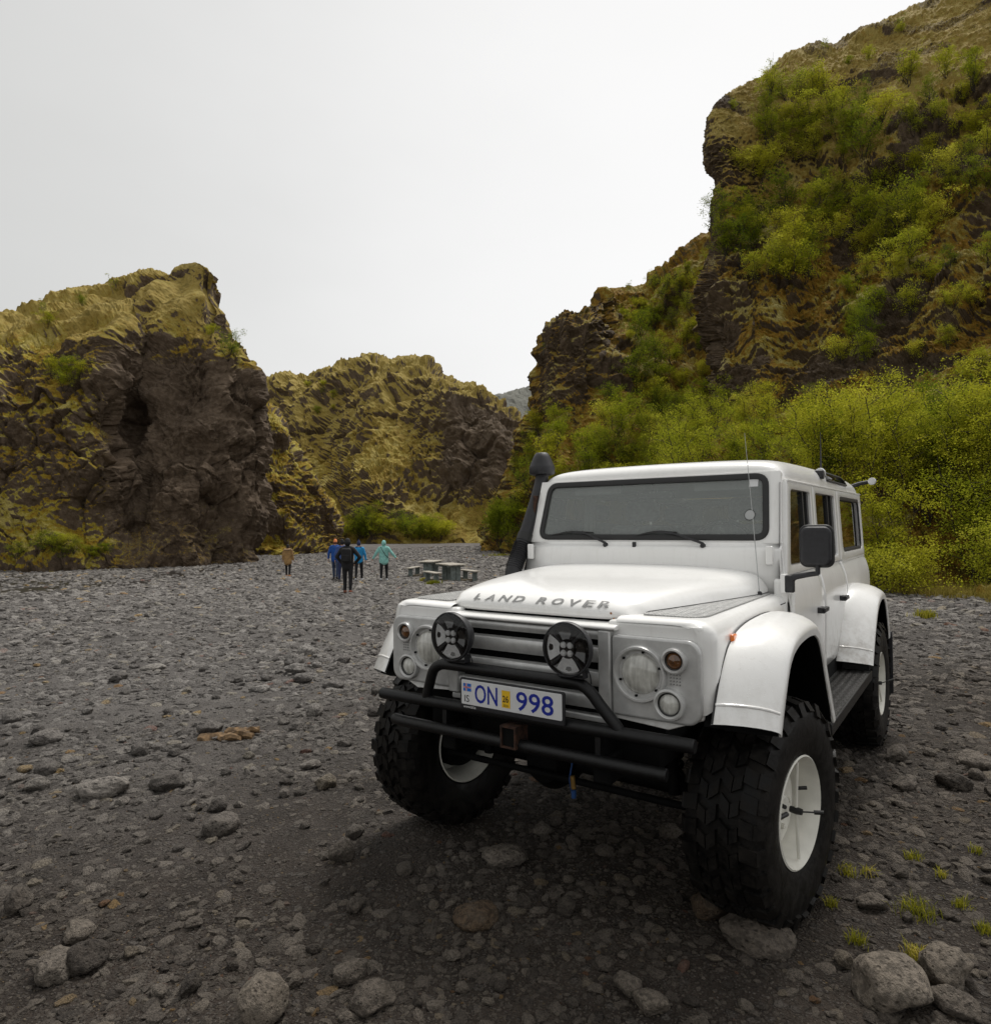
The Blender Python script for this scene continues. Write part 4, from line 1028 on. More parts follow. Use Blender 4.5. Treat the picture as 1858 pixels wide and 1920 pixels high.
for s in (1, -1):
    d1 = lower_panel('front_door', 0.694, 1.578, s, lambda y: front_arch(y) if y < 0.75 else 0.78)
    w1 = rpoly([(0.845, 1.462), (1.50, 1.455), (1.50, 1.888), (0.965, 1.890)], 0.035)
    upper_frame(d1, [(0.735, 1.416), (1.574, 1.416), (1.574, 1.930), (0.885, 1.930)], w1, s, M_WHITE)
    pane(d1, w1, s, M_CLEAR)
    # sliding-window channel
    for yy in (1.335, 1.455):
        v, f = join_vf([extrude_vf([(yy, 1.46), (yy + (0.03 if yy < 1.4 else 0.05), 1.46), (yy + (0.03 if yy < 1.4 else 0.05), 1.886), (yy, 1.886)], lambda y, z, d: (s * (side_x(z) + d), y, z), -0.012, 0.002)])
        part('window_channel', v, f, M_RUBBER_TRIM, d1)
    d2 = lower_panel('rear_door', 1.586, 2.455, s, rear_arch)
    w2 = rpoly([(1.665, 1.458), (2.36, 1.458), (2.36, 1.888), (1.665, 1.890)], 0.035)
    upper_frame(d2, [(1.582, 1.416), (2.452, 1.416), (2.452, 1.930), (1.582, 1.930)], w2, s, M_WHITE)
    pane(d2, w2, s, M_TINT)
    for yy, ww in ((2.15, 0.03), (2.29, 0.07)):
        v, f = extrude_vf([(yy, 1.462), (yy + ww, 1.462), (yy + ww, 1.886), (yy, 1.886)], lambda y, z, d: (s * (side_x(z) + d), y, z), -0.012, 0.002)
        part('window_channel', v, f, M_RUBBER_TRIM, d2)
    q = lower_panel('rear_quarter', 2.462, 3.69, s, rear_arch, n=22)
    w3 = rpoly([(2.60, 1.468), (3.60, 1.466), (3.575, 1.888), (2.575, 1.892)], 0.075, 6)
    upper_frame(q, [(2.458, 1.416), (3.69, 1.416), (3.66, 1.930), (2.458, 1.930)], w3, s, M_WHITE)
    pane(q, w3, s, M_TINT); seal(q, w3, s, 0.012, 0.026)
    # capping rail under the quarter window
    v, f = extrude_vf([(2.56, 1.395), (3.70, 1.395), (3.70, 1.425), (2.56, 1.425)], lambda y, z, d: (s * (side_x(z) + d), y, z), -0.004, 0.010)
    part('capping_rail', v, f, M_WHITE, q, bevel=0.004)
    for yy, d_ in ((0.690, d1), (1.582, d2), (2.4585, q)):
        zz = np.linspace(0.80, 1.925, 14)
        rows = [[(s * (side_x(z) - 0.009), yy - 0.012 + (0 if yy > 0.7 else max(0, z - 1.41) * 0.31), z), (s * (side_x(z) - 0.009), yy + 0.012 + (0 if yy > 0.7 else max(0, z - 1.41) * 0.31), z)] for z in zz if z > (rear_arch(yy) if yy > 2.3 else 0.7)]
        grid_part('door_gap', rows, M_INK, d_)
    # door handles
    for d, y in ((d1, 1.40), (d2, 2.19)):
        v, f = join_vf([box_vf(s * 0.862, s * 0.905, y - 0.055, y - 0.02, 1.150, 1.185), box_vf(s * 0.885, s * 0.910, y - 0.055, y + 0.075, 1.156, 1.182), box_vf(s * 0.860, s * 0.898, y + 0.045, y + 0.07, 1.160, 1.180)])
        part('door_handle', v, f, M_PLASTIC, d, bevel=0.004)
    for zz in (1.34, 0.93):
        v, f = join_vf([lathe_vf([(0, -0.03), (0.011, -0.03), (0.011, 0.03), (0, 0.03)], (s * 0.866, 0.697, zz if zz < 1.3 else 1.30), 'z', 10)])
        part('door_hinge', v, f, M_WHITE, d1)
    # sill and step
    box('sill', s * 0.80, s * 0.846, 0.72, 2.10, 0.655, 0.785, M_UNDER, bevel=0.01)
    st = box('side_step', s * 0.842, s * 1.035, 0.66, 2.20, 0.652, 0.672, M_STEP, bevel=0.004)
    v, f = join_vf([box_vf(s * 1.0355, s * 1.048, 0.66, 2.20, 0.615, 0.676), box_vf(s * 0.86, s * 1.034, 0.655, 0.668, 0.60, 0.6515), box_vf(s * 0.86, s * 1.034, 2.195, 2.21, 0.60, 0.72)])
    part('step_edge', v, f, M_BLACK, st, bevel=0.004)

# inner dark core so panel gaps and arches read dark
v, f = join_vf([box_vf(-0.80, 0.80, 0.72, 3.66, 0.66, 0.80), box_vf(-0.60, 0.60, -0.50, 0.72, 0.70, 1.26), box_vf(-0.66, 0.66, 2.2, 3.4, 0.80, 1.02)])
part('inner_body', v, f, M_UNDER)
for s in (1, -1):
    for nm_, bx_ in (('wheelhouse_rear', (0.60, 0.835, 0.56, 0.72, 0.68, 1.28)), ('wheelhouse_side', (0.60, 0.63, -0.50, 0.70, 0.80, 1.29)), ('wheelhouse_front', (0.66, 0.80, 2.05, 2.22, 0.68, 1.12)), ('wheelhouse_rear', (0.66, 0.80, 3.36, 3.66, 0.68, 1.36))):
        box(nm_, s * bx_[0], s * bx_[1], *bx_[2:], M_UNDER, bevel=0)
box('rear_panel', -0.80, 0.80, 3.66, 3.695, 0.78, 1.40, M_WHITE, bevel=0.01)
o_, i_ = ring_between([(-0.795, 1.41), (0.795, 1.41), (0.775, 1.94), (-0.775, 1.94)], rpoly([(-0.62, 1.48), (0.62, 1.48), (0.60, 1.87), (-0.60, 1.87)], 0.06))
v, f = ring_vf(o_, i_, lambda x, z: (x, 3.685 - (z - 1.41) * 0.06, z)); rw = part('rear_window_frame', v, f, M_WHITE, solid=0.03)
part('window_pane', [(x, 3.68 - (z - 1.41) * 0.06, z) for x, z in i_], [tuple(range(len(i_)))], M_TINT, rw)

# ---- roof
rows = []
ry = [0.885, 0.882, 0.895, 0.92, 0.96, 1.03, 1.15, 1.5, 2.0, 2.6, 3.1, 3.4, 3.55, 3.62, 3.665, 3.68]
rz = [1.972, 2.000, 2.028, 2.050, 2.066, 2.081, 2.092, 2.102, 2.110, 2.110, 2.100, 2.082, 2.062, 2.04, 2.0, 1.955]
re = [1.940, 1.955, 1.968, 1.976, 1.982, 1.985, 1.985, 1.985, 1.985, 1.985, 1.985, 1.985, 1.98, 1.97, 1.958, 1.94]
rx = [0.735, 0.755, 0.767, 0.775, 0.780, 0.784, 0.786, 0.786, 0.786, 0.786, 0.786, 0.786, 0.784, 0.780, 0.772, 0.76]
for y, zc, ze, xe in zip(ry, rz, re, rx):
    h = [(xe, 1.938), (xe + 0.004, 1.952), (xe, ze), (xe - 0.016, ze + (zc - ze) * 0.36), (xe - 0.045, ze + (zc - ze) * 0.62), (xe - 0.09, ze + (zc - ze) * 0.79), (xe - 0.16, ze + (zc - ze) * 0.88), (xe - 0.30, ze + (zc - ze) * 0.95), (xe * 0.3, zc - 0.001), (0, zc)]
    rows.append([(-x, y, z) for x, z in h[:-1]] + [(x, y, z) for x, z in h[::-1]])
def roof_x(z, o=0.0): return float(np.interp(z, [1.985, 2.03, 2.0625, 2.084, 2.095], [0.786, 0.770, 0.741, 0.696, 0.626])) + o
roof = grid_part('roof', rows, M_WHITE, sub=1)
for s in (1, -1):
    v, f = extrude_vf([(0.90, 1.930), (3.68, 1.930), (3.68, 1.944), (0.90, 1.944)], lambda y, z, d: (s * d, y, z), 0.780, 0.806)
    part('rain_gutter', v, f, M_WHITE, roof, bevel=0.004)
    # alpine window in the roof curve
    lw = rpoly([(2.22, 2.002), (3.02, 1.998), (2.96, 2.050), (2.30, 2.055)], 0.03)
    V = [(s * roof_x(z, 0.004), y, z) for y, z in lw]; aw = part('alpine_window', V, [tuple(range(len(V)))], M_TINT, roof, solid=0.006)
    lo, li = ring_between(rpoly([(2.19, 1.990), (3.05, 1.986), (2.98, 2.061), (2.27, 2.066)], 0.03), lw)
    v, f = ring_vf(lo, li, lambda y, z: (s * roof_x(z, 0.006), y, z)); part('window_seal', v, f, M_RUBBER_TRIM, aw, solid=0.010)
# headlining
box('headlining', -0.74, 0.74, 0.98, 3.60, 1.945, 1.955, M_HEADLINE, bevel=0)

# ---- windscreen
def ws_y(z): return 0.775 + (z - 1.585) * 0.30
wo = [(-0.800, 1.580), (0.800, 1.580), (0.775, 1.985), (-0.775, 1.985)]
wi = rpoly([(-0.728, 1.612), (0.728, 1.612), (0.705, 1.972), (-0.705, 1.972)], 0.065, 6)
o_, i_ = ring_between(wo, wi)
v, f = ring_vf(o_, i_, lambda x, z: (x, ws_y(z), z)); wsf = part('windscreen_frame', v, f, M_WHITE, solid=0.05, bevel=0.008, seg=3, ang=25)
A = np.array(wi); n_ = np.roll(A, -1, 0) - np.roll(A, 1, 0); n_ = np.stack([n_[:, 1], -n_[:, 0]], 1); n_ /= np.linalg.norm(n_, axis=1)[:, None]
v, f = ring_vf([tuple(p) for p in A + n_ * 0.010], [tuple(p) for p in A - n_ * 0.024], lambda x, z: (x, ws_y(z) - 0.028, z))
part('windscreen_seal', v, f, M_RUBBER_TRIM, wsf, solid=0.016, bevel=0.004)
part('windscreen_glass', [(x, ws_y(z) - 0.022, z) for x, z in wi], [tuple(range(len(wi)))], M_GLASS, wsf)
# stickers inside the glass
part('inspection_sticker', [(x, ws_y(z) - 0.0245, z) for x, z in ((0.61, 1.905), (0.66, 1.905), (0.66, 1.95), (0.61, 1.95))], [(0, 1, 2, 3)], M_PLATE, wsf)
lp = [(0.625 + 0.030 * math.cos(a), 1.745 + 0.030 * math.sin(a)) for a in np.linspace(0, 2 * math.pi, 24, endpoint=False)]
li2 = [(0.625 + 0.027 * math.cos(a), 1.745 + 0.027 * math.sin(a)) for a in np.linspace(0, 2 * math.pi, 24, endpoint=False)]
v, f = ring_vf(lp, li2, lambda x, z: (x, ws_y(z) - 0.0255, z)); part('round_sticker_edge', v, f, M_INK, wsf)
part('round_sticker', [(x, ws_y(z) - 0.0245, z) for x, z in li2], [tuple(range(24))], M_HEADLINE, wsf)
# scuttle between bonnet and windscreen
rows = []
for (y, z, w) in [(0.690, 1.30, 0.808), (0.690, 1.42, 0.808), (0.693, 1.50, 0.806), (0.700, 1.545, 0.805), (0.712, 1.560, 0.804), (0.735, 1.568, 0.803), (0.742, 1.574, 0.803), (0.745, 1.588, 0.802), (0.80, 1.592, 0.80)]:
    rows.append([(x, y + (0.02 if abs(x) > w - 0.01 else 0.0), z) for x in list(np.linspace(-w, w, 9))])
grid_part('scuttle', rows, M_WHITE, solid=0.01)
for s in (1, -1):
    v, f = extrude_vf([(0.70, 1.33), (0.80, 1.33), (0.86, 1.60), (0.96, 1.95), (0.90, 1.95), (0.765, 1.60)], lambda y, z, d: (s * (side_x(z) + d), y, z), -0.06, -0.006)
    part('door_pillar', v, f, M_WHITE, bevel=0.006)
    box('bulkhead_corner', s * 0.775, s * 0.842, 0.668, 0.72, 1.20, 1.402, M_WHITE, bevel=0.014, seg=3)
    box('screen_hinge', s * 0.735, s * 0.775, 0.672, 0.70, 1.475, 1.575, M_WHITE, bevel=0.008, seg=3)

# ---- bonnet
B_T = [(-0.500, 1.296), (-0.513, 1.306), (-0.516, 1.322), (-0.511, 1.337), (-0.498, 1.352), (-0.475, 1.367), (-0.44, 1.381), (-0.39, 1.394), (-0.30, 1.409), (-0.15, 1.424), (0.05, 1.437), (0.30, 1.448), (0.55, 1.457), (0.685, 1.461)]
def bon_w(y): return float(np.interp(y, [-0.52, -0.47, -0.38, -0.25, -0.05, 0.2, 0.45, 0.60, 0.69], [0.485, 0.505, 0.530, 0.560, 0.607, 0.665, 0.718, 0.742, 0.748]))
SS = [0, .2, .4, .55, .66, .75, .82, .87, .905, .935, .96, .98, .993, 1.0]
def bon_z(s_, t):
    y, z = B_T[t]; edge = 1.330 if y > -0.45 else 1.300 + (z - 1.30) * 0.15
    k = float(np.interp(abs(s_), SS, [0, .004, .02, .05, .085, .125, .175, .235, .30, .40, .54, .72, .88, 1.0]))
    if t < 3: k *= 0.15 * t
    return z - (z - edge) * k
rows = []
for t in range(len(B_T)):
    y, z = B_T[t]; w = bon_w(y); ss = [-q for q in SS[:0:-1]] + SS
    rows.append([(q * w, y + 0.045 * max(0, abs(q) - 0.55) ** 2 / 0.2 * (1 if t < 6 else max(0, 1 - (t - 5) / 4)), bon_z(q, t)) for q in ss])
bonnet = grid_part('bonnet', rows, M_WHITE, sub=1, solid=0)
# lettering that follows the curved bonnet lip
arc = [0.0]
for a, b_ in zip(B_T[:-1], B_T[1:]): arc.append(arc[-1] + math.hypot(b_[0] - a[0], b_[1] - a[1]))
def on_lip(u, w):
    y = float(np.interp(w, arc, [p[0] for p in B_T])); z = float(np.interp(w, arc, [p[1] for p in B_T]))
    q = abs(u) / bon_w(y); dy = 0.045 * max(0, q - 0.55) ** 2 / 0.2
    return (u, y - 0.0022 + dy, z - 0.02 * (z - 1.30) * min(1, q / 0.4) + 0.0022)
x0 = -0.335
for ch in 'LAND ROVER':
    wd = {'L': 0.044, 'E': 0.047, 'R': 0.053}.get(ch, 0.057)
    if ch == ' ': x0 += 0.048; continue
    tv, tf = text_mesh(ch, 0.060, 0.0013, 1.28)
    mn = min(p[0] for p in tv); mx = max(p[0] for p in tv); k = wd / (mx - mn)
    part('bonnet_letter', [on_lip(x0 + (p[0] - mn) * k + 0.012 * p[1] / 0.058, 0.058 + p[1] * 1.04) for p in tv], tf, M_BADGE, bonnet, ang=60)
    x0 += wd + 0.0235
for xx, yy, zz in ((0.40, -0.514, 1.325), (0.41, -0.508, 1.301)):
    lathe('rust_spot', [(0, -0.0006), (0.0045, -0.0002), (0.0052, 0.001)], (xx, yy + 0.0035, zz), M_RUSTSPOT, bonnet, seg=9)

# ---- grille
box('grille_backing', -0.42, 0.42, -0.52, -0.50, 0.86, 1.26, M_UNDER, bevel=0)
def slat(z0, z1, y, mat=M_SILVER, x=0.372):
    # chamfered bar: bright upper slope, darker lower face
    P = [(y + 0.035, z1), (y + 0.004, z1 - 0.006), (y, z1 - 0.016), (y, z0 + (z1 - z0) * 0.46), (y + 0.010, z0 + 0.006), (y + 0.014, z0), (y + 0.04, z0)]
    n = len(P); V = [(-x, a, b_) for a, b_ in P] + [(x, a, b_) for a, b_ in P]
    Fc = [(i, (i + 1) % n, n + (i + 1) % n, n + i) for i in range(n)] + [tuple(range(n))[::-1], tuple(range(n, 2 * n))]
    return part('grille_slat', V, Fc, mat, bevel=0.003)
slat(1.219, 1.262, -0.578); slat(1.122, 1.192, -0.578); slat(1.022, 1.090, -0.578); slat(0.925, 0.990, -0.574)
box('grille_bottom_bar', -0.42, 0.42, -0.566, -0.52, 0.872, 0.90, M_SILVER, bevel=0.006)
for s in (1, -1):
    box('grille_side_bar', s * 0.3725, s * 0.4285, -0.583, -0.52, 0.905, 1.262, M_SILVER, bevel=0.007, seg=3)
    # lamp panel
    loop = rrect(0.4315, 0.803, 0.920, 1.250, 0.05, 6, rs=(0.012, 0.06, 0.055, 0.02))
    v, f = extrude_vf(loop, lambda u, w, d: (s * u, d, w), -0.576, -0.540); lp_ = part('lamp_panel', v, f, M_SILVER, bevel=0.016, seg=4)
    # headlamp
    hc = (s * 0.557, -0.576, 1.101)
    lathe('headlamp_bezel', [(0.114, 0.006), (0.114, -0.012), (0.109, -0.021), (0.101, -0.021), (0.093, -0.008), (0.088, 0.012), (0.0875, 0.03)], hc, M_SILVER, lp_)
    lathe('headlamp_well', [(0.0874, 0.028), (0.086, 0.006), (0.083, 0.006)], hc, M_UNDER, lp_)
    hl = lathe('headlamp', [(0.0835, 0.008), (0.081, -0.002), (0.070, -0.012), (0.050, -0.019), (0.025, -0.0225), (0.0008, -0.0235)], hc, M_LENS, lp_)
    vv = []
    for a in (20, 80, 140, 200, 260, 320):
        c_ = math.cos(R(a)); s_ = math.sin(R(a))
        vv.append(box_vf(hc[0] + 0.089 * c_ - 0.004, hc[0] + 0.089 * c_ + 0.004, hc[1] - 0.010, hc[1] + 0.004, hc[2] + 0.089 * s_ - 0.004, hc[2] + 0.089 * s_ + 0.004))
    v, f = join_vf(vv); tag(part('bezel_clip', v, f, M_UNDER, lp_), kind='stuff')
    for nm, (cx_, cz_), rb, rl, mt in (('indicator', (0.702, 1.168), 0.051, 0.033, M_AMBER), ('side_light', (0.681, 0.998), 0.064, 0.043, M_LENS)):
        cc = (s * cx_, -0.576, cz_)
        lathe(nm + '_bezel', [(rb, 0.006), (rb, -0.014), (rb * 0.95, -0.024), (rb * 0.83, -0.026), (rl + 0.003, -0.018), (rl + 0.001, 0.002)], cc, M_SILVER, lp_, seg=32)
        lathe(nm, [(rl + 0.001, -0.004), (rl * 0.95, -0.010), (rl * 0.6, -0.017), (0.0006, -0.020)], cc, mt, lp_, seg=28)
        lathe(nm + '_gasket', [(rl + 0.0035, -0.0175), (rl * 0.93, -0.0125)], cc, M_INK, lp_, seg=28)
    vv = [lathe_vf([(0.0036, -0.0008), (0.0036, 0.002), (0.0002, -0.0008)], (s * (0.684 + i * 0.0125), -0.5765, 1.075 + j * 0.0125), 'y', 8) for i in range(4) for j in range(4)]
    v, f = join_vf(vv); tag(part('lamp_vent', v, f, M_INK, lp_), kind='stuff')
# bull-nosed top of the grille
P = [(-0.49, 1.262), (-0.572, 1.263), (-0.585, 1.266), (-0.590, 1.273), (-0.584, 1.280), (-0.565, 1.284), (-0.49, 1.287)]
n = len(P); V = [(-0.452, a, b_) for a, b_ in P] + [(0.452, a, b_) for a, b_ in P]
part('slam_panel', V, [(i, (i + 1) % n, n + (i + 1) % n, n + i) for i in range(n)] + [tuple(range(n))[::-1], tuple(range(n, 2 * n))], M_WHITE, bevel=0.006, seg=3)

# ---- wheel-arch flares
def flare(inner, outer, s, name):
    """loft from the body line to the outer lip, with a turned-down lip"""
    I, O = cmr(np.array(inner, float), 34, 0), cmr(np.array(outer, float), 34, 0)
    c = np.array([(I[0, 0] + I[-1, 0]) / 2, 0.55])
    rows = []
    X0, X1 = 0.842, 1.058
    for t, bul in ((0, 0), (0.08, .010), (0.25, 0.022), (0.5, 0.030), (0.72, 0.028), (0.88, 0.018), (0.96, 0.008), (1.0, -0.004)):
        x = X0 + (X1 - X0) * t
        P = I * (1 - t) + O * t; d = P - c; d /= np.linalg.norm(d, axis=1)[:, None]; P = P + d * bul
        rows.append([(s * x, p[0], p[1]) for p in P])
    for x, k in ((1.0585, 0.018), (1.056, 0.042), (1.050, 0.045), (1.046, 0.035)):
        d = O - c; d /= np.linalg.norm(d, axis=1)[:, None]; P = O - d * k
        rows.append([(s * x, p[0], p[1]) for p in P])
    fl = grid_part(name, rows, M_WHITE, ang=50)
    # dark inside of the flare
    inr = []
    for t in (0.0, 0.5, 1.0):
        x = 1.044 - t * 0.24; P = O * (1 - t) + I * t; d = P - c; d /= np.linalg.norm(d, axis=1)[:, None]; P = P - d * (0.040 + 0.02 * math.sin(t * 3.14))
        inr.append([(s * x, p[0], p[1]) for p in P])
    grid_part('arch_liner', inr, M_UNDER, fl)
    for e_ in (0,):
        t_ = np.linspace(0.03, 0.97, 8); Pb = [(s * (X0 + (X1 - X0) * q), I[2, 0] * (1 - q) + O[2, 0] * q, I[2, 1] * (1 - q) + O[2, 1] * q) for q in t_]
        dd = np.array([[p[1] - c[0], p[2] - c[1]] for p in Pb]); dd /= np.linalg.norm(dd, axis=1)[:, None]; bl = np.interp(t_, [0, .08, .25, .5, .72, .88, .96, 1], [0, .010, .022, .030, .028, .018, .008, -.004])
        tube('flare_fold', [(p[0], p[1] + d_[0] * b2, p[2] + d_[1] * b2) for p, d_, b2 in zip(Pb, dd, bl)], 0.006, M_WHITE, fl, seg=8)
    tube('flare_seam', [(s * 0.8455, p[0], p[1] + 0.002) for p in I], 0.0042, M_INK, fl, seg=6)
    return fl
for s in (1, -1):
    flare([(-0.585, 0.945), (-0.535, 1.035), (-0.465, 1.130), (-0.385, 1.200), (-0.27, 1.248), (-0.10, 1.270), (0.15, 1.276), (0.34, 1.262), (0.44, 1.20), (0.52, 1.10), (0.61, 0.97), (0.69, 0.82), (0.75, 0.70)],
          [(-0.455, 0.915), (-0.405, 1.00), (-0.335, 1.100), (-0.275, 1.165), (-0.20, 1.205), (-0.08, 1.230), (0.10, 1.238), (0.26, 1.225), (0.36, 1.18), (0.435, 1.10), (0.52, 0.97), (0.61, 0.84), (0.71, 0.695)], s, 'front_arch_flare')
    flare([(2.05, 0.745), (2.15, 0.90), (2.27, 1.05), (2.40, 1.145), (2.56, 1.205), (2.75, 1.222), (2.95, 1.205), (3.10, 1.14), (3.24, 1.02), (3.34, 0.90), (3.42, 0.77)],
          [(2.17, 0.715), (2.27, 0.86), (2.39, 0.99), (2.50, 1.075), (2.63, 1.13), (2.79, 1.152), (2.95, 1.135), (3.06, 1.07), (3.15, 0.96), (3.21, 0.86), (3.25, 0.77)], s, 'rear_arch_flare')
    box('mud_flap', s * 0.80, s * 1.07, 3.275, 3.29, 0.30, 0.80, M_PLASTIC, bevel=0.004)

# ---- bumper
bum = tube('bumper_bar', [(-0.808, -0.648, 0.860), (0.803, -0.648, 0.872)], 0.0275, M_BLACK, seg=20, bevel=0.004)
tube('lower_bumper_bar', [(-0.730, -0.640, 0.742), (-0.66, -0.655, 0.744), (0.60, -0.655, 0.745), (0.693, -0.650, 0.745)], 0.0265, M_BLACK, bum, seg=20, bevel=0.004)
hoop = tube('bumper_hoop', [(-0.512, -0.645, 0.865), (-0.505, -0.647, 0.90), (-0.472, -0.655, 0.985), (-0.452, -0.658, 1.022), (-0.415, -0.66, 1.045), (-0.36, -0.66, 1.052), (0.0, -0.662, 1.052), (0.29, -0.66, 1.052), (0.345, -0.66, 1.042), (0.385, -0.658, 1.012), (0.42, -0.655, 0.97), (0.486, -0.647, 0.895), (0.496, -0.645, 0.872)], 0.0245, M_BLACK, bum, seg=18, res=60)
for x in (-0.40, 0.40):
    box('bumper_bracket', x - 0.012, x + 0.012, -0.65, -0.40, 0.72, 0.87, M_BLACK, bum, bevel=0.003)
v, f = join_vf([box_vf(-0.045, -0.038, -0.70, -0.60, 0.735, 0.83), box_vf(0.027, 0.034, -0.70, -0.60, 0.735, 0.83), box_vf(-0.038, 0.027, -0.70, -0.60, 0.823, 0.83), box_vf(-0.038, 0.027, -0.70, -0.60, 0.735, 0.742)])
part('tow_receiver', v, f, M_RUST, bum); box('receiver_core', -0.037, 0.026, -0.69, -0.61, 0.743, 0.822, M_UNDER, bum, bevel=0)
# spot lamps
for x in (-0.302, 0.302):
    c = Vector((x, -0.705, 1.196))
    sp = lathe('spot_lamp', [(0.0006, 0.075), (0.05, 0.072), (0.085, 0.055), (0.104, 0.02), (0.111, 0.004), (0.113, -0.012), (0.110, -0.020), (0.105, -0.020), (0.104, -0.012), (0.104, 0.004)], c, M_PLASTIC, seg=44)
    lathe('lamp_floor', [(0.104, -0.002), (0.06, 0.006), (0.0006, 0.006)], c, M_LAMPBLACK, sp, seg=40)
    # four parabolic reflector petals and ribs between them
    for k, a0 in enumerate((0, 90, 180, 270)):
        rows = []
        for rr in np.linspace(0.040, 0.098, 6):
            rows.append([(c.x + rr * math.cos(R(a0 + a)), c.y - 0.010 + 0.014 * math.cos((rr - 0.07) / 0.03) * math.cos(R(a * 2.0)), c.z + rr * math.sin(R(a0 + a))) for a in np.linspace(-33, 33, 9)])
        grid_part('reflector', rows, M_LAMP_GLINT if k in (2, 3) else M_LAMPBLACK, sp)  # reflection put into the colour: left and lower petals white, the others black
        ar = R(a0 + 45); ca, sa = math.cos(ar), math.sin(ar)
        V, Fc = box_vf(0.036, 0.100, -0.018, -0.004, -0.0055, 0.0055)
        V = [(c.x + q[0] * ca - q[2] * sa, c.y + q[1], c.z + q[0] * sa + q[2] * ca) for q in V]; part('lamp_rib', V, Fc, M_PLASTIC, sp, bevel=0.002)
    box('led_plate', c.x - 0.033, c.x + 0.033, c.y - 0.012, c.y, c.z - 0.033, c.z + 0.033, M_LAMPBLACK, sp, bevel=0.006)
    for dx in (-0.0155, 0.0155):
        for dz in (-0.0165, 0.0165):
            lathe('led_lens', [(0.0135, -0.012), (0.0125, -0.017), (0.008, -0.021), (0.0003, -0.0225)], (c.x + dx, c.y, c.z + dz), M_LAMP_GLINT, sp, seg=18)
    lathe('lamp_glass', [(0.1045, -0.019), (0.08, -0.024), (0.04, -0.0265), (0.0005, -0.027)], c, M_SPOTGLASS, sp, seg=40)
    v, f = join_vf([box_vf(c.x - 0.058, c.x + 0.058, c.y + 0.012, c.y + 0.055, 1.074, 1.082), box_vf(c.x - 0.062, c.x - 0.055, c.y + 0.012, c.y + 0.055, 1.075, 1.115), box_vf(c.x + 0.055, c.x + 0.062, c.y + 0.012, c.y + 0.055, 1.075, 1.115)])
    part('lamp_bracket', v, f, M_PLASTIC, sp, bevel=0.003)
    lathe('bracket_bolt', [(0.0002, -0.006), (0.007, -0.006), (0.007, 0.006)], (c.x + 0.064, c.y + 0.03, 1.105), M_CHROME, sp, axis='x', seg=8)
    tube('lamp_cable', [(c.x + 0.05, c.y + 0.05, 1.13), (c.x + 0.068, c.y + 0.055, 1.09), (c.x + 0.072, c.y + 0.06, 1.05)], 0.003, M_PLASTIC, sp, seg=6, res=8)

# ---- number plate
PY = -0.690
pl = empty('number_plate', (0, 0, 0)); pl.parent = VEH
v, f = extrude_vf(rrect(-0.2725, 0.2725, 0.872, 1.0105, 0.008), lambda u, w, d: (u, d, w), PY, PY + 0.012); part('plate_frame', v, f, M_PLASTIC, pl, bevel=0.003)
v, f = extrude_vf(rrect(-0.262, 0.262, 0.893, 1.003, 0.006), lambda u, w, d: (u, d, w), PY - 0.003, PY + 0.002); part('plate_sheet', v, f, M_PLATE, pl, bevel=0.001)
def plate_text(name, txt, x, z, size, mat, bold=0.0, xs=1.0, y=PY - 0.0042):
    tv, tf = text_mesh(txt, size, bold, xs); return part(name, [(x + p[0], y, z + p[1]) for p in tv], tf, mat, pl, ang=60)
plate_text('plate_letters', 'ON', -0.188, 0.910, 0.114, M_PLATEBLUE, 0.0012, 0.72)
plate_text('plate_digits', '998', 0.034, 0.908, 0.114, M_PLATEBLUE, 0.0012, 1.12)
plate_text('country_code', 'IS', -0.247, 0.905, 0.044, M_INK, 0.0, 1.0)
def plate_rect(name, x0, x1, z0, z1, mat, y=PY - 0.0042):
    part(name, [(x0, y, z0), (x1, y, z0), (x1, y, z1), (x0, y, z1)], [(0, 1, 2, 3)], mat, pl)
for (a, b_, c_, d_) in ((-0.250, -0.238, 0.953, 0.967), (-0.250, -0.238, 0.974, 0.988), (-0.229, -0.206, 0.953, 0.967), (-0.229, -0.206, 0.974, 0.988)): plate_rect('flag_field', a, b_, c_, d_, M_FLAGBLUE)
plate_rect('flag_cross', -0.250, -0.206, 0.969, 0.972, M_RED); plate_rect('flag_cross', -0.2350, -0.232, 0.953, 0.988, M_RED, PY - 0.0046)
plate_rect('inspection_tab', -0.038, 0.006, 0.908, 0.982, M_YELLOW); plate_text('tab_number', '26', -0.034, 0.932, 0.040, M_INK, 0.0006, 0.80, PY - 0.0048)
plate_text('tab_year', '2026', -0.030, 0.912, 0.015, M_INK, 0, 0.9, PY - 0.0048)
plate_text('frame_text', 'www.bl.is', -0.252, 0.8775, 0.016, M_PLATE, 0.0003, 1.1, PY - 0.0008)
box('plate_mount', -0.15, 0.15, PY + 0.012, -0.62, 0.90, 0.93, M_PLASTIC, pl, bevel=0.002)

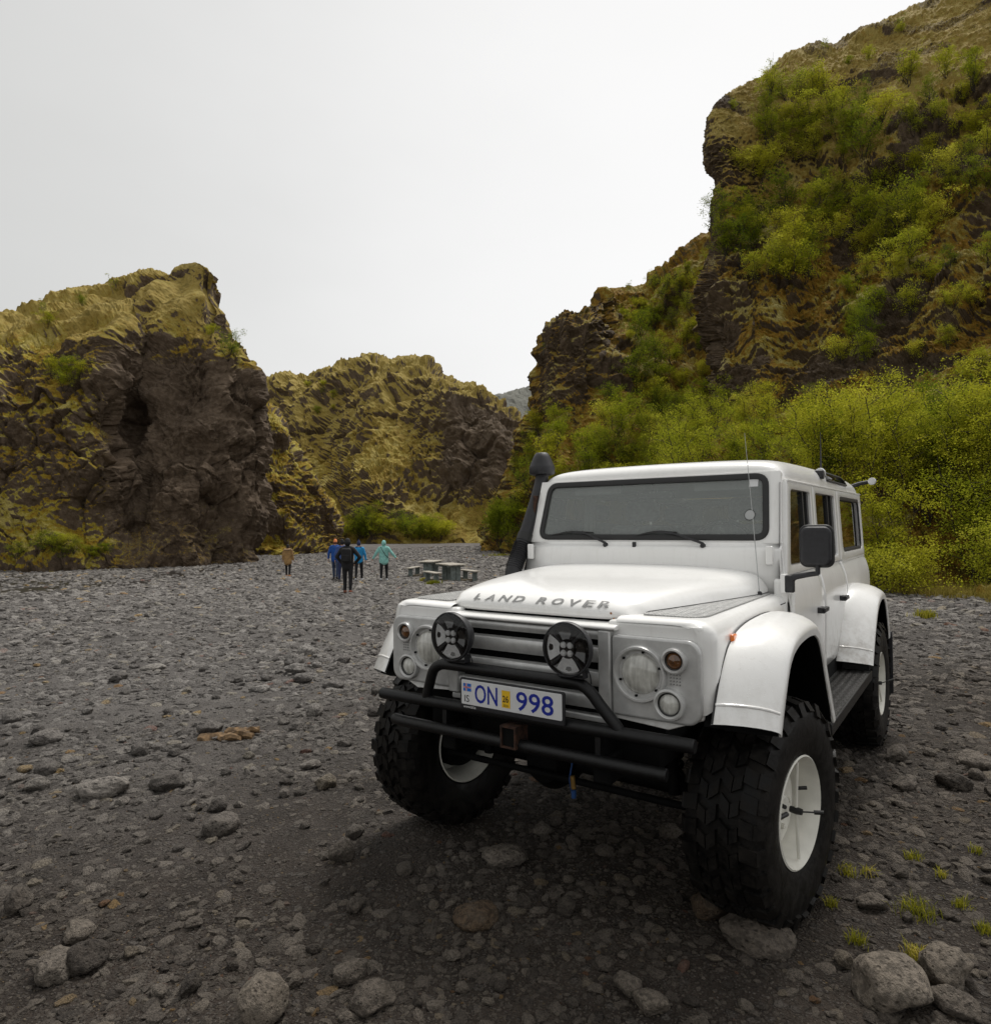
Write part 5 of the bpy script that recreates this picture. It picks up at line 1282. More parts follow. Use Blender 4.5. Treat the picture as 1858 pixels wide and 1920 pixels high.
# ---- snorkel on the right-hand wing
sn = tube('snorkel', [(-0.842, 0.585, 1.26), (-0.845, 0.60, 1.36), (-0.845, 0.625, 1.43), (-0.843, 0.665, 1.49), (-0.838, 0.72, 1.585), (-0.828, 0.79, 1.72), (-0.818, 0.865, 1.87), (-0.812, 0.905, 1.96), (-0.81, 0.925, 2.02), (-0.81, 0.93, 2.075)], [0.052, 0.053, 0.052, 0.050, 0.047, 0.046, 0.046, 0.046, 0.045, 0.045], M_PLASTIC, seg=20, res=50)
vv = []
for k in range(13):
    t = k / 12; p = np.array([-0.845, 0.618, 1.415]) * (1 - t) + np.array([-0.839, 0.712, 1.572]) * t
    dv = np.array([0.006, 0.094, 0.157]); dv /= np.linalg.norm(dv)
    vv.append(tube_vf([p - dv * 0.004, p, p + dv * 0.004], [0.053, 0.0575, 0.053], 20, True))
v, f = join_vf(vv); part('snorkel_bellows', v, f, M_PLASTIC, sn)
tube('snorkel_clamp', [(-0.838, 0.722, 1.588), (-0.835, 0.75, 1.64)], 0.0515, M_RUBBER_TRIM, sn, seg=20)
lathe('snorkel_cap', [(0.0005, 0.152), (0.035, 0.150), (0.046, 0.143), (0.060, 0.118), (0.074, 0.085), (0.085, 0.058), (0.089, 0.050), (0.089, 0.012), (0.084, 0.0), (0.07, -0.006), (0.045, -0.006)], (-0.81, 0.93, 2.052), M_PLASTIC, sn, axis='z', seg=36)
box('snorkel_bracket', -0.80, -0.785, 0.79, 0.85, 1.66, 1.90, M_RUST, sn, bevel=0.003)

# ---- mirror
mi = empty('door_mirror', (0, 0, 0)); mi.parent = VEH
loop = rrect(0.925, 1.070, 1.480, 1.678, 0.035, 6)
v, f = extrude_vf(loop, lambda u, w, d: (u, d, w), 0.60, 0.635); part('mirror_shell', v, f, M_PLASTIC, mi, bevel=0.014, seg=3)
lo, li = ring_between(rrect(0.915, 1.080, 1.470, 1.688, 0.04, 6), rrect(0.935, 1.060, 1.490, 1.668, 0.03, 6))
v, f = ring_vf(lo, li, lambda u, w: (u, 0.632, w)); part('mirror_rim', v, f, M_RUBBER_TRIM, mi, solid=0.022, bevel=0.008, seg=3)
v, f = extrude_vf(rrect(0.93, 1.065, 1.486, 1.672, 0.03, 5), lambda u, w, d: (u, d, w), 0.640, 0.644); part('mirror_glass', v, f, M_CHROME, mi)
tube('mirror_arm', [(0.868, 0.650, 1.402), (0.89, 0.64, 1.418), (0.95, 0.63, 1.432), (1.005, 0.62, 1.442)], [0.019, 0.016, 0.0135, 0.012], M_PLASTIC, mi, seg=12, res=14)
tube('mirror_stem', [(1.003, 0.618, 1.436), (1.003, 0.618, 1.49)], 0.012, M_PLASTIC, mi, seg=12)
box('mirror_bracket', 0.838, 0.884, 0.635, 0.672, 1.335, 1.425, M_PLASTIC, mi, bevel=0.008, seg=3)
box('mirror_mount', 0.815, 0.846, 0.640, 0.700, 1.33, 1.43, M_WHITE, mi, bevel=0.006)

# ---- aerials, work lamp, wipers
ae = tube('wing_aerial', [(0.735, 0.55, 1.32), (0.733, 0.55, 1.345), (0.705, 0.55, 1.75), (0.672, 0.552, 2.175)], [0.005, 0.0024, 0.0018, 0.0012], M_HEADLINE, seg=8, res=20)
lathe('aerial_base', [(0.014, 0), (0.012, 0.012), (0.006, 0.018)], (0.735, 0.55, 1.326), M_PLASTIC, ae, axis='z', seg=14)
ra = tube('roof_aerial', [(0.60, 3.05, 2.08), (0.60, 3.05, 2.16), (0.60, 3.06, 2.45)], [0.010, 0.008, 0.002], M_PLASTIC, seg=8)
wl_ = box('roof_work_lamp', 0.742, 0.80, 1.98, 2.045, 1.998, 2.058, M_PLASTIC, bevel=0.008)
lathe('work_lamp_head', [(0.0004, -0.03), (0.032, -0.03), (0.036, 0.0), (0.028, 0.05), (0.0004, 0.056)], (0.762, 2.10, 2.045), M_PLATE, wl_, axis='y', seg=20)
rl = tube('rear_marker_lamp', [(0.70, 3.66, 2.0), (0.80, 3.68, 2.035), (0.885, 3.69, 2.05)], 0.017, M_PLASTIC, seg=12)
lathe('marker_lens', [(0.0004, -0.032), (0.030, -0.030), (0.033, 0.0), (0.0004, 0.002)], (0.90, 3.68, 2.052), M_PLATE, rl, axis='y', seg=20)
lathe('marker_lens_rear', [(0.033, 0.002), (0.030, 0.03), (0.0004, 0.032)], (0.90, 3.68, 2.052), M_ORANGE, rl, axis='y', seg=20)
for (px_, a0, a1, hx) in ((-0.225, -0.66, -0.33, -0.48), (0.385, -0.045, 0.22, 0.10)):
    wp = tube('wiper', [(px_, 0.722, 1.575), (px_ - 0.01, 0.71, 1.590), (hx + 0.10, 0.748, 1.642), (hx, 0.752, 1.650)], [0.010, 0.008, 0.006, 0.005], M_PLASTIC, seg=8, res=16)
    V, Fc = tube_vf([(a0, 0.752, 1.628), ((a0 + a1) / 2, 0.755, 1.652), (a1, 0.755, 1.648)], [0.003, 0.008, 0.004], 8, True, 12); part('wiper_blade', V, Fc, M_RUBBER_TRIM, wp)
    lathe('wiper_pivot', [(0.0003, -0.014), (0.013, -0.012), (0.015, 0.006)], (px_, 0.715, 1.573), M_PLASTIC, wp, seg=12)
box('washer_jet', -0.045, -0.022, 0.706, 0.722, 1.558, 1.592, M_PLASTIC, bevel=0.004)

# ---- wheels
def wheel(parent, loc, rz, rods=True):
    w = empty('wheel', loc, rz); w.parent = parent
    prof = [(0.222, -0.125), (0.240, -0.150), (0.275, -0.163), (0.330, -0.170), (0.375, -0.168), (0.415, -0.160), (0.440, -0.148), (0.448, -0.135), (0.452, -0.08), (0.453, 0), (0.452, 0.08), (0.448, 0.135), (0.440, 0.148), (0.415, 0.160), (0.375, 0.168), (0.330, 0.170), (0.275, 0.163), (0.240, 0.150), (0.222, 0.125)]
    lst = [lathe_vf(prof, (0, 0, 0), 'x', 72)]
    nl = 30
    def lug(a0, a1, h0, h1, skew, r0, r1, rsh=None):
        """one tread block; angles in degrees, skew shifts the h1 end"""
        V = []
        for (h, da, rr) in ((h0, 0, None), (h1, skew, None)):
            for a in (a0 + da, a1 + da):
                for r in (r0, r1):
                    q = r if abs(h) < 0.137 else r - 0.012
                    V.append((h, q * math.cos(R(a)), q * math.sin(R(a))))
        return V, [(0, 1, 3, 2), (4, 6, 7, 5), (0, 4, 5, 1), (2, 3, 7, 6), (1, 5, 7, 3), (0, 2, 6, 4)]
    st = 360 / nl
    for k in range(nl):
        a = k * st
        for s_ in (1, -1):
            off = 0 if s_ > 0 else st / 2
            L = 0.150 if k % 2 else 0.138
            lst.append(lug(a + off, a + off + st * 0.62, s_ * 0.088, s_ * L, st * 0.12, 0.440, 0.4705))
            # lug runs down the shoulder
            V = []
            for (h, r_) in ((s_ * L, 0.4585), (s_ * 0.168, 0.405 if k % 2 else 0.42)):
                for aa in (a + off + st * 0.12, a + off + st * 0.70):
                    for dd in (-0.012, 0.008): V.append((h + s_ * (dd * 0.8), (r_ + dd * 0.4) * math.cos(R(aa)), (r_ + dd * 0.4) * math.sin(R(aa))))
            lst.append((V, [(0, 1, 3, 2), (4, 6, 7, 5), (0, 4, 5, 1), (2, 3, 7, 6), (1, 5, 7, 3), (0, 2, 6, 4)]))
            lst.append(lug(a + off + st * 0.2, a + off + st * 0.78, s_ * 0.006, s_ * 0.045, st * 0.35, 0.44, 0.471))
            lst.append(lug(a + off + st * 0.55, a + off + st * 1.08, s_ * 0.050, s_ * 0.083, -st * 0.2, 0.44, 0.471))
    v, f = join_vf(lst); ty = part('tyre', v, f, M_TYRE, w, ang=30)
    rim = lathe('rim', [(0.219, -0.13), (0.231, -0.152), (0.225, -0.156), (0.205, -0.13), (0.196, -0.06), (0.196, 0.03), (0.204, 0.09), (0.214, 0.135), (0.229, 0.156), (0.236, 0.152), (0.224, 0.128)], (0, 0, 0), M_RIM, w, axis='x', seg=56)
    lathe('rim_disc', [(0.197, 0.02), (0.17, 0.052), (0.12, 0.062), (0.085, 0.055), (0.075, 0.045), (0.0005, 0.045)], (0, 0, 0), M_RIM, w, axis='x', seg=48)
    lathe('brake_drum', [(0.0005, -0.10), (0.15, -0.10), (0.16, -0.06), (0.16, 0.015)], (0, 0, 0), M_UNDER, w, axis='x', seg=36)
    hub = lathe('hub_cap', [(0.058, 0.044), (0.056, 0.075), (0.045, 0.085), (0.0005, 0.088)], (0, 0, 0), M_RIM, w, axis='x', seg=28)
    v, f = join_vf([lathe_vf([(0.0125, 0.045), (0.0125, 0.072), (0.0003, 0.076)], (0, 0.098 * math.cos(R(a)), 0.098 * math.sin(R(a))), 'x', 8) for a in range(0, 360, 72)])
    tag(part('wheel_nuts', v, f, M_RIM, w), kind='stuff')
    if rods:
        # inflation rod across the dish with its black couplings
        tube('inflation_rod', [(0.135, 0.01, -0.205), (0.130, 0.004, 0.0), (0.135, 0.012, 0.205)], 0.007, M_RIM, w, seg=8)
        lathe('rod_coupling', [(0.0003, 0.105), (0.013, 0.105), (0.016, 0.13), (0.013, 0.155), (0.0003, 0.155)], (0, 0.004, 0.0), M_INK, w, axis='x', seg=14)
        v, f = join_vf([tube_vf([(0.15, 0.004, 0.0), (0.195, 0.03, 0.002)], 0.0035, 8), tube_vf([(0.195, 0.03, 0.002), (0.228, 0.048, 0.004)], 0.009, 10), tube_vf([(0.10, -0.09, 0.045), (0.13, -0.115, 0.05)], 0.009, 10), tube_vf([(0.10, 0.10, 0.06), (0.135, 0.12, 0.065)], 0.008, 10), tube_vf([(0.115, -0.06, 0.0), (0.115, -0.15, 0.01)], 0.010, 10)])
        part('air_fitting', v, f, M_INK, w)
    return w
HZ = 0.470; XW = 0.885
w0 = wheel(VEH, (XW, 0.0, HZ), R(-8.5))
w1 = copy_tree(w0, VEH); w1.location = (XW, 2.794, HZ); w1.rotation_euler = (R(35), 0, 0)
w2 = copy_tree(w0, VEH); w2.location = (-XW, 0.0, HZ); w2.rotation_euler = (R(10), 0, R(180 - 8.5))
w3 = copy_tree(w0, VEH); w3.location = (-XW, 2.794, HZ); w3.rotation_euler = (0, 0, R(180))

# ---- running gear
ax = tube('front_axle', [(-0.80, 0.0, HZ), (0.80, 0.0, HZ)], 0.048, M_UNDER, seg=16)
lathe('differential', [(0.0005, -0.16), (0.09, -0.14), (0.145, -0.06), (0.15, 0.04), (0.10, 0.12), (0.04, 0.2)], (-0.18, 0, HZ), M_UNDER, ax, axis='y', seg=28)
tube('track_rod', [(-0.75, -0.19, 0.45), (0.75, -0.19, 0.45)], 0.017, M_UNDER, ax, seg=10)
rax = tube('rear_axle', [(-0.80, 2.794, HZ), (0.80, 2.794, HZ)], 0.05, M_UNDER, seg=16)
lathe('differential', [(0.0005, -0.16), (0.09, -0.14), (0.15, -0.05), (0.15, 0.05), (0.09, 0.14), (0.0005, 0.16)], (-0.18, 2.794, HZ), M_UNDER, rax, axis='y', seg=28)
for s in (1, -1):
    box('chassis_rail', s * 0.36, s * 0.44, -0.62, 3.6, 0.64, 0.76, M_UNDER, bevel=0.01)
    P = [(s * 0.46 + 0.058 * math.cos(a), -0.03 + 0.058 * math.sin(a), 0.52 + a * 0.0075) for a in np.linspace(0, 2 * math.pi * 6, 120)]
    tube('coil_spring', P, 0.010, M_UNDER, seg=8)
    tube('shock_absorber', [(s * 0.52, -0.13, 0.47), (s * 0.50, -0.10, 0.95)], 0.026, M_UNDER, seg=12)
dm = tube('steering_damper', [(-0.02, -0.25, 0.665), (0.26, -0.25, 0.655)], 0.022, M_UNDER, seg=12)
v, f = join_vf([lathe_vf([(0.026, -0.006), (0.029, 0), (0.026, 0.006)], (x, -0.25, 0.662), 'x', 14) for x in np.linspace(0.03, 0.20, 9)])
part('damper_gaiter', v, f, M_BLUE, dm)
tp = tube('tow_pin', [(0.20, -0.50, 0.60), (0.205, -0.50, 0.545)], 0.011, M_BRASS, seg=12); tube('pin_tip', [(0.205, -0.50, 0.54), (0.205, -0.50, 0.505)], 0.011, M_BLUE, tp, seg=12)
tube('pin_hanger', [(0.19, -0.49, 0.52), (0.185, -0.5, 0.58), (0.20, -0.50, 0.66)], 0.004, M_BLUE, tp, seg=6)
box('radius_plate', -0.36, -0.30, -0.57, -0.42, 0.70, 0.705, M_SILVER, bevel=0)
box('gearbox_guard', -0.30, 0.30, 0.3, 1.6, 0.50, 0.66, M_UNDER, bevel=0.04)

# ---- interior seen through the glass
box('dashboard', -0.72, 0.72, 0.80, 1.02, 1.30, 1.595, M_DASH, bevel=0.03, seg=3)
sw = empty('steering_wheel', (0, 0, 0)); sw.parent = VEH
P = [(0.37 + 0.185 * math.cos(a), 1.10 + 0.185 * math.sin(a) * 0.45, 1.545 + 0.185 * math.sin(a) * 0.89) for a in np.linspace(0, 2 * math.pi, 40)]
v, f = tube_vf(P, 0.015, 10, False); part('wheel_rim', v, f, M_PLASTIC, sw)
tube('wheel_spoke', [(0.20, 1.10, 1.545), (0.37, 1.11, 1.54), (0.54, 1.10, 1.545)], 0.014, M_PLASTIC, sw, seg=8)
for x in (-0.38, 0.38):
    st = empty('front_seat', (0, 0, 0)); st.parent = VEH
    for nm, bx in (('seat_cushion', (x - 0.24, x + 0.24, 1.20, 1.65, 1.10, 1.25)), ('seat_backrest', (x - 0.23, x + 0.23, 1.56, 1.72, 1.24, 1.69)), ('headrest', (x - 0.13, x + 0.13, 1.61, 1.70, 1.715, 1.875))):
        v, f = box_vf(*bx); part(nm, v, f, M_SEAT, st, bevel=0.05, seg=4)
    v, f = join_vf([box_vf(x - 0.07, x - 0.06, 1.65, 1.66, 1.68, 1.73), box_vf(x + 0.06, x + 0.07, 1.65, 1.66, 1.68, 1.73)]); part('headrest_post', v, f, M_CHROME, st)
rs = empty('rear_bench', (0, 0, 0)); rs.parent = VEH
box('seat_backrest', -0.66, 0.66, 2.40, 2.52, 1.10, 1.68, M_SEAT, rs, bevel=0.05, seg=4)
for x in (-0.4, 0.4): box('headrest', x - 0.12, x + 0.12, 2.42, 2.50, 1.70, 1.84, M_SEAT, rs, bevel=0.04, seg=3)
rm = tube('rear_view_mirror', [(0.0, 0.95, 1.95), (0.0, 0.97, 1.90)], 0.008, M_PLASTIC, seg=8); box('mirror_head', -0.12, 0.12, 0.965, 0.985, 1.855, 1.91, M_PLASTIC, rm, bevel=0.008)
for x in (-0.40, 0.42): box('sun_visor', x - 0.17, x + 0.17, 0.96, 0.975, 1.895, 1.965, M_HEADLINE, bevel=0.006)
# ================================================================ stones, gravel, driftwood, tufts, stream
def ground_hit(px, py):
    d = ray(px, py); t = 0.5
    for _ in range(14):
        p = Vector((0, 0, CAMZ)) + d * t
        if d.z < -1e-4: t += (float(gbase(p.x, p.y)) - p.z) / d.z * 0.9
    for _ in range(2):
        p = Vector((0, 0, CAMZ)) + d * t
        t += (float(ground_z(p.x, p.y)[0]) - p.z) / d.z * 0.9
    p = Vector((0, 0, CAMZ)) + d * t
    return Vector((p.x, p.y, float(ground_z(p.x, p.y)[0])))
def stone_mat(name, stops, pit=True):
    m, nt, b = mat_new(name)
    oi = nt.nodes.new('ShaderNodeObjectInfo'); v = coords(nt)
    base = ramp(nt, oi.outputs['Random'], stops).outputs[0]
    add = nt.nodes.new('ShaderNodeVectorMath'); add.operation = 'ADD'
    cv = nt.nodes.new('ShaderNodeCombineXYZ'); nt.links.new(math_(nt, 'MULTIPLY', oi.outputs['Random'], 40), cv.inputs[0])
    nt.links.new(v, add.inputs[0]); nt.links.new(cv.outputs[0], add.inputs[1]); v = add.outputs[0]
    n1 = noise_n(nt, v, 2.2, 5, 0.6); n2 = noise_n(nt, v, 9, 5, 0.7)
    c = mixc(nt, ramp(nt, n2, [(0.42, (1, 1, 1)), (0.56, (0, 0, 0))]).outputs[0], base, mixc(nt, 0.55, base, (0.012, 0.010, 0.009)))
    c = mixc(nt, math_(nt, 'MULTIPLY', ramp(nt, n1, [(0.5, (0, 0, 0)), (0.66, (1, 1, 1))]).outputs[0], 0.4), c, (0.23, 0.215, 0.195))
    # darker and warmer near the camera and to the right, paler up the valley, like the sand
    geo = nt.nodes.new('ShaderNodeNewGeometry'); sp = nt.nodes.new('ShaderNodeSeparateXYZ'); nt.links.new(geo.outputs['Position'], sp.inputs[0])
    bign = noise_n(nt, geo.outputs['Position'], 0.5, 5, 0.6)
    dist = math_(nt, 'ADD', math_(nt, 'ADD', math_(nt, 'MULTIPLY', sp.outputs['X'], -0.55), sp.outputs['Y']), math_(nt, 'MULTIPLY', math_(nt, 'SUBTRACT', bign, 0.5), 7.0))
    dark_near = nd(nt, 'ShaderNodeMapRange'); dark_near.inputs['From Min'].default_value = 8.5; dark_near.inputs['From Max'].default_value = 3.0; nt.links.new(dist, dark_near.inputs['Value'])
    c = mixc(nt, dark_near.outputs[0], c, mixc(nt, 1.0, c, (0.62, 0.56, 0.49), 'MULTIPLY'))
    nt.links.new(c, b.inputs['Base Color']); b.inputs['Roughness'].default_value = 0.78; b.inputs['Specular IOR Level'].default_value = 0.3
    vo = voro_n(nt, v, 9); h = math_(nt, 'ADD', ramp(nt, vo, [(0.05, (0, 0, 0)), (0.3, (1, 1, 1))]).outputs[0], math_(nt, 'MULTIPLY', n2, 1.4))
    bump(nt, b, h, 0.8, 0.03); return m
G_STOPS = [(0.0, (0.085, 0.076, 0.069)), (0.2, (0.150, 0.137, 0.127)), (0.55, (0.225, 0.208, 0.193)), (0.9, (0.315, 0.294, 0.272)), (0.975, (0.30, 0.27, 0.22)), (0.986, (0.36, 0.24, 0.09)), (0.992, (0.20, 0.095, 0.07)), (1.0, (0.33, 0.31, 0.285))]
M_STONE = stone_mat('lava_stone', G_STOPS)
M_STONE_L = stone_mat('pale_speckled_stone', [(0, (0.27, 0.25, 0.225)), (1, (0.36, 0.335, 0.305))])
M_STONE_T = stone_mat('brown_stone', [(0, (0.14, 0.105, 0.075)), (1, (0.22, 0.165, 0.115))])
def rock_mesh(name, seed, sub, rough=0.28, flat=0.62, angular=0.5):
    bm = bmesh.new(); bmesh.ops.create_icosphere(bm, subdivisions=sub, radius=0.5)
    V = np.array([v.co[:] for v in bm.verts]); Fq = np.array([[v.index for v in f.verts] for f in bm.faces]); bm.free()
    g = np.random.default_rng(seed); off = g.uniform(0, 90, 3)
    U = V / np.linalg.norm(V, axis=1)[:, None]
    # chop with random planes for facets, then roughen
    r = np.full(len(U), 1.0)
    for _ in range(int(9 * angular) + 3):
        n = g.normal(size=3); n /= np.linalg.norm(n); d = g.uniform(0.62, 0.9); dt = U @ n
        r = np.where(dt > 1e-3, np.minimum(r, np.where(dt > 0.2, d / np.maximum(dt, 0.2), 9)), r)
    P = U * r[:, None]
    P = P * (1 + rough * fbm(U * 1.1 + off, 3)[:, None] + 0.35 * rough * fbm(U * 4.5 + off, 3)[:, None])
    P = P * np.array([g.uniform(0.85, 1.2), g.uniform(0.65, 1.0), flat * g.uniform(0.8, 1.15)])
    P = P / (P[:, 0].max() - P[:, 0].min())
    return np_mesh(name, P, Fq, smooth=(sub > 2))
# --- gravel as one body of instances
PROTO_COL = bpy.data.collections.new('gravel_shapes')
for k in range(8):
    me = rock_mesh('pebble', 500 + k, 2 if k < 4 else 1, 0.35, 0.6, 0.9); me.materials.append(M_STONE)
    PROTO_COL.objects.link(bpy.data.objects.new('pebble', me))
_vr = Matrix.Rotation(-YAW, 3, 'Z')
def veh_xy(X, Y):
    dx, dy = X - VEH_LOC[0], Y - VEH_LOC[1]; c, s = math.cos(-YAW), math.sin(-YAW)
    return dx * c - dy * s, dx * s + dy * c
def near_wheel(X, Y, m=0.0):
    vx, vy = veh_xy(X, Y); r = np.zeros(np.shape(X), bool)
    for wy in (0.0, 2.794):
        r |= (np.abs(np.abs(vx) - XW) < 0.21 + m) & (np.abs(vy - wy) < 0.20 + m)
    return r
def gravel():
    g = np.random.default_rng(42); n = 330000
    d = 1.15 * (75 / 1.15) ** g.uniform(0, 1, n); az = np.radians(g.uniform(-47, 47, n))
    X, Y = d * np.sin(az), d * np.cos(az)
    s = 0.0032 * d * g.uniform(0, 1, n) ** -0.5; s = np.minimum(s, np.minimum(0.045 + 0.011 * d, 0.34))
    P = np.stack([X, Y, 0 * X], -1); pat = fbm(P * 0.55 + 40, 3) + 0.5 * fbm(P * 2.2 + 4, 2)
    keep = g.uniform(0, 1, n) < np.clip(0.70 + 1.1 * pat, 0.16, 1) * np.interp(d, [1.2, 3.5, 6], [0.75, 0.85, 1])
    # none on the grassy verge
    vd = np.interp(X / Y * FPX + PXW / 2, [900, 935, 1290, 1420, 1510, 1600, 1730, 1850, 2130], [60, 53, 27, 22.5, 20.3, 18.2, 16.4, 14.9, 11.5])
    keep &= (Y < vd + 0.4) | (X < 0)
    keep &= ~(near_wheel(X, Y, 0.06) & (s > 0.03))
    X, Y, s = X[keep], Y[keep], s[keep]; n = len(X)
    Z = ground_z(X, Y) - 0.06 * s
    me = bpy.data.meshes.new('gravel'); me.vertices.add(n); me.vertices.foreach_set('co', np.stack([X, Y, Z], 1).astype(np.float32).ravel())
    rot = np.stack([g.normal(0, 0.25, n), g.normal(0, 0.25, n), g.uniform(0, 6.28, n)], 1).astype(np.float32)
    scl = (s[:, None] * np.stack([g.uniform(0.8, 1.25, n), g.uniform(0.8, 1.2, n), g.uniform(0.6, 1.1, n)], 1)).astype(np.float32)
    a = me.attributes.new('rot', 'FLOAT_VECTOR', 'POINT'); a.data.foreach_set('vector', rot.ravel())
    a = me.attributes.new('scl', 'FLOAT_VECTOR', 'POINT'); a.data.foreach_set('vector', scl.ravel())
    a = me.attributes.new('pick', 'INT', 'POINT'); a.data.foreach_set('value', np.where(s * 688 / np.hypot(X, Y) > 9, g.integers(0, 4, n), g.integers(4, 8, n)).astype(np.int32))
    o = link('gravel', me); tag(o, 'loose grey lava gravel strewn over the river bed', 'gravel', kind='stuff')
    ng = bpy.data.node_groups.new('scatter_gravel', 'GeometryNodeTree')
    ng.interface.new_socket('Geometry', in_out='INPUT', socket_type='NodeSocketGeometry'); ng.interface.new_socket('Geometry', in_out='OUTPUT', socket_type='NodeSocketGeometry')
    N, L = ng.nodes, ng.links
    gi, go = N.new('NodeGroupInput'), N.new('NodeGroupOutput'); ip = N.new('GeometryNodeInstanceOnPoints'); ci = N.new('GeometryNodeCollectionInfo')
    ci.inputs['Collection'].default_value = PROTO_COL; ci.inputs['Separate Children'].default_value = True; ci.inputs['Reset Children'].default_value = True
    def na(nm, ty):
        q = N.new('GeometryNodeInputNamedAttribute'); q.data_type = ty; q.inputs['Name'].default_value = nm; return q.outputs['Attribute']
    e2r = N.new('FunctionNodeEulerToRotation'); L.new(na('rot', 'FLOAT_VECTOR'), e2r.inputs[0])
    L.new(gi.outputs[0], ip.inputs['Points']); L.new(ci.outputs[0], ip.inputs['Instance']); ip.inputs['Pick Instance'].default_value = True
    L.new(na('pick', 'INT'), ip.inputs['Instance Index']); L.new(e2r.outputs[0], ip.inputs['Rotation']); L.new(na('scl', 'FLOAT_VECTOR'), ip.inputs['Scale'])
    L.new(ip.outputs[0], go.inputs[0])
    md = o.modifiers.new('scatter', 'NODES'); md.node_group = ng
gravel()
# --- single stones
ROCKS = [rock_mesh('stone', 600 + k, 4, 0.30, 0.66, 0.3 + 0.1 * (k % 6)) for k in range(9)]
for m_ in ROCKS: m_.materials.append(M_STONE)
ROCKS_L = [rock_mesh('stone', 640 + k, 4, 0.16, 0.74, 0.15) for k in range(3)]
for m_ in ROCKS_L: m_.materials.append(M_STONE_L)
ROCKS_T = [rock_mesh('stone', 660 + k, 4, 0.20, 0.66, 0.25) for k in range(2)]
for m_ in ROCKS_T: m_.materials.append(M_STONE_T)
STONES = []
def boulder(px, py, wpx, label, mesh, rz=0.0, hz=1.0, sy=1.0, group=None, name='boulder', sink=0.22):
    p = ground_hit(px, py); w = wpx * p.y / FPX
    o = bpy.data.objects.new(name, mesh); COL.objects.link(o)
    o.scale = (w, w * sy, w * hz); o.rotation_euler = (random.uniform(-.12, .12), random.uniform(-.12, .12), rz)
    zs = max(v.co.z for v in mesh.vertices) * w * hz
    o.location = (p.x, p.y + 0.15 * w, p.z + zs * (1 - 2 * sink))
    tag(o, label, 'stone' if name == 'stone' else 'boulder', group); STONES.append((p.x, p.y, w * 0.6)); return o
boulder(1425, 1775, 138, 'large pitted grey boulder resting against the front tyre', ROCKS[3], 2.6, 1.0)
boulder(1335, 1722, 78, 'rounded brown boulder between the front tyre and the pitted grey boulder', ROCKS_T[0], 0.4, 1.15)
boulder(1682, 1888, 136, 'big smooth speckled boulder beside the yellow grass tuft', ROCKS_L[0], 0.3, 1.0)
boulder(1790, 1850, 110, 'angular grey boulder next to the big smooth speckled boulder', ROCKS[1], 1.2, 0.9)
boulder(1800, 1905, 95, 'low dark boulder touching the big smooth speckled boulder', ROCKS[5], 2.2, 0.8)
boulder(484, 1925, 108, 'round pale speckled boulder half buried in dark sand', ROCKS_L[1], 1.0, 1.2)
boulder(158, 1822, 82, 'taller of two grey boulders leaning together', ROCKS[2], 0.2, 1.1)
boulder(98, 1838, 74, 'lower of two grey boulders leaning together', ROCKS[4], 1.9, 1.0)
boulder(892, 1735, 88, 'flat brown speckled stone lying alone in dark sand', ROCKS_T[1], 0.1, 0.75)
boulder(697, 1895, 82, 'pale jagged stone in the dark sand in front of the bumper', ROCKS[0], 0.8, 0.9)
boulder(640, 1615, 50, 'pitted round stone standing proud of the gravel', ROCKS[6], 0.5, 1.25)
boulder(412, 1562, 66, 'olive tinted blocky stone with a smaller stone against it', ROCKS[7], 0.5, 1.2)
boulder(182, 1495, 96, 'broad low lava slab with mossy patches', ROCKS[8], 0.1, 0.8)
boulder(284, 1258, 46, 'smooth pale oval stone lying flat on the gravel', ROCKS_L[2], 0.1, 0.55)
boulder(950, 1625, 84, 'dark flat stone in the shade in front of the bumper', ROCKS[1], 0.4, 0.6)
boulder(1063, 1715, 40, 'bluish triangular stone in the shade of the car', ROCKS[4], 1.0, 1.1)
boulder(1180, 1862, 60, 'knobbly grey stone above a wider pale stone', ROCKS[2], 2.0, 1.0)
boulder(1222, 1900, 72, 'wider pale stone below the knobbly grey stone', ROCKS_L[1], 2.4, 0.7)
boulder(356, 1862, 56, 'dark rounded stone beside a yellow straw', ROCKS[5], 1.4, 1.1)
boulder(310, 1482, 62, 'grey wedge-shaped stone on stony ground', ROCKS[0], 0.9, 1.0)
boulder(1018, 1565, 38, 'upright grey stone under the bumper', ROCKS[3], 0.2, 1.4)
boulder(1640, 1705, 60, 'smooth lava stone near the small grass tufts', ROCKS[6], 0.2, 0.7)
boulder(1700, 1480, 56, 'rounded lava stone level with the near front wheel', ROCKS[8], 0.7, 0.85)
g_ = random.Random(5); cnt = 0
SH = ('rounded', 'flattish', 'knobbly', 'wedge-shaped', 'blocky', 'lumpy', 'pitted', 'angular', 'slabby')
tries = 0
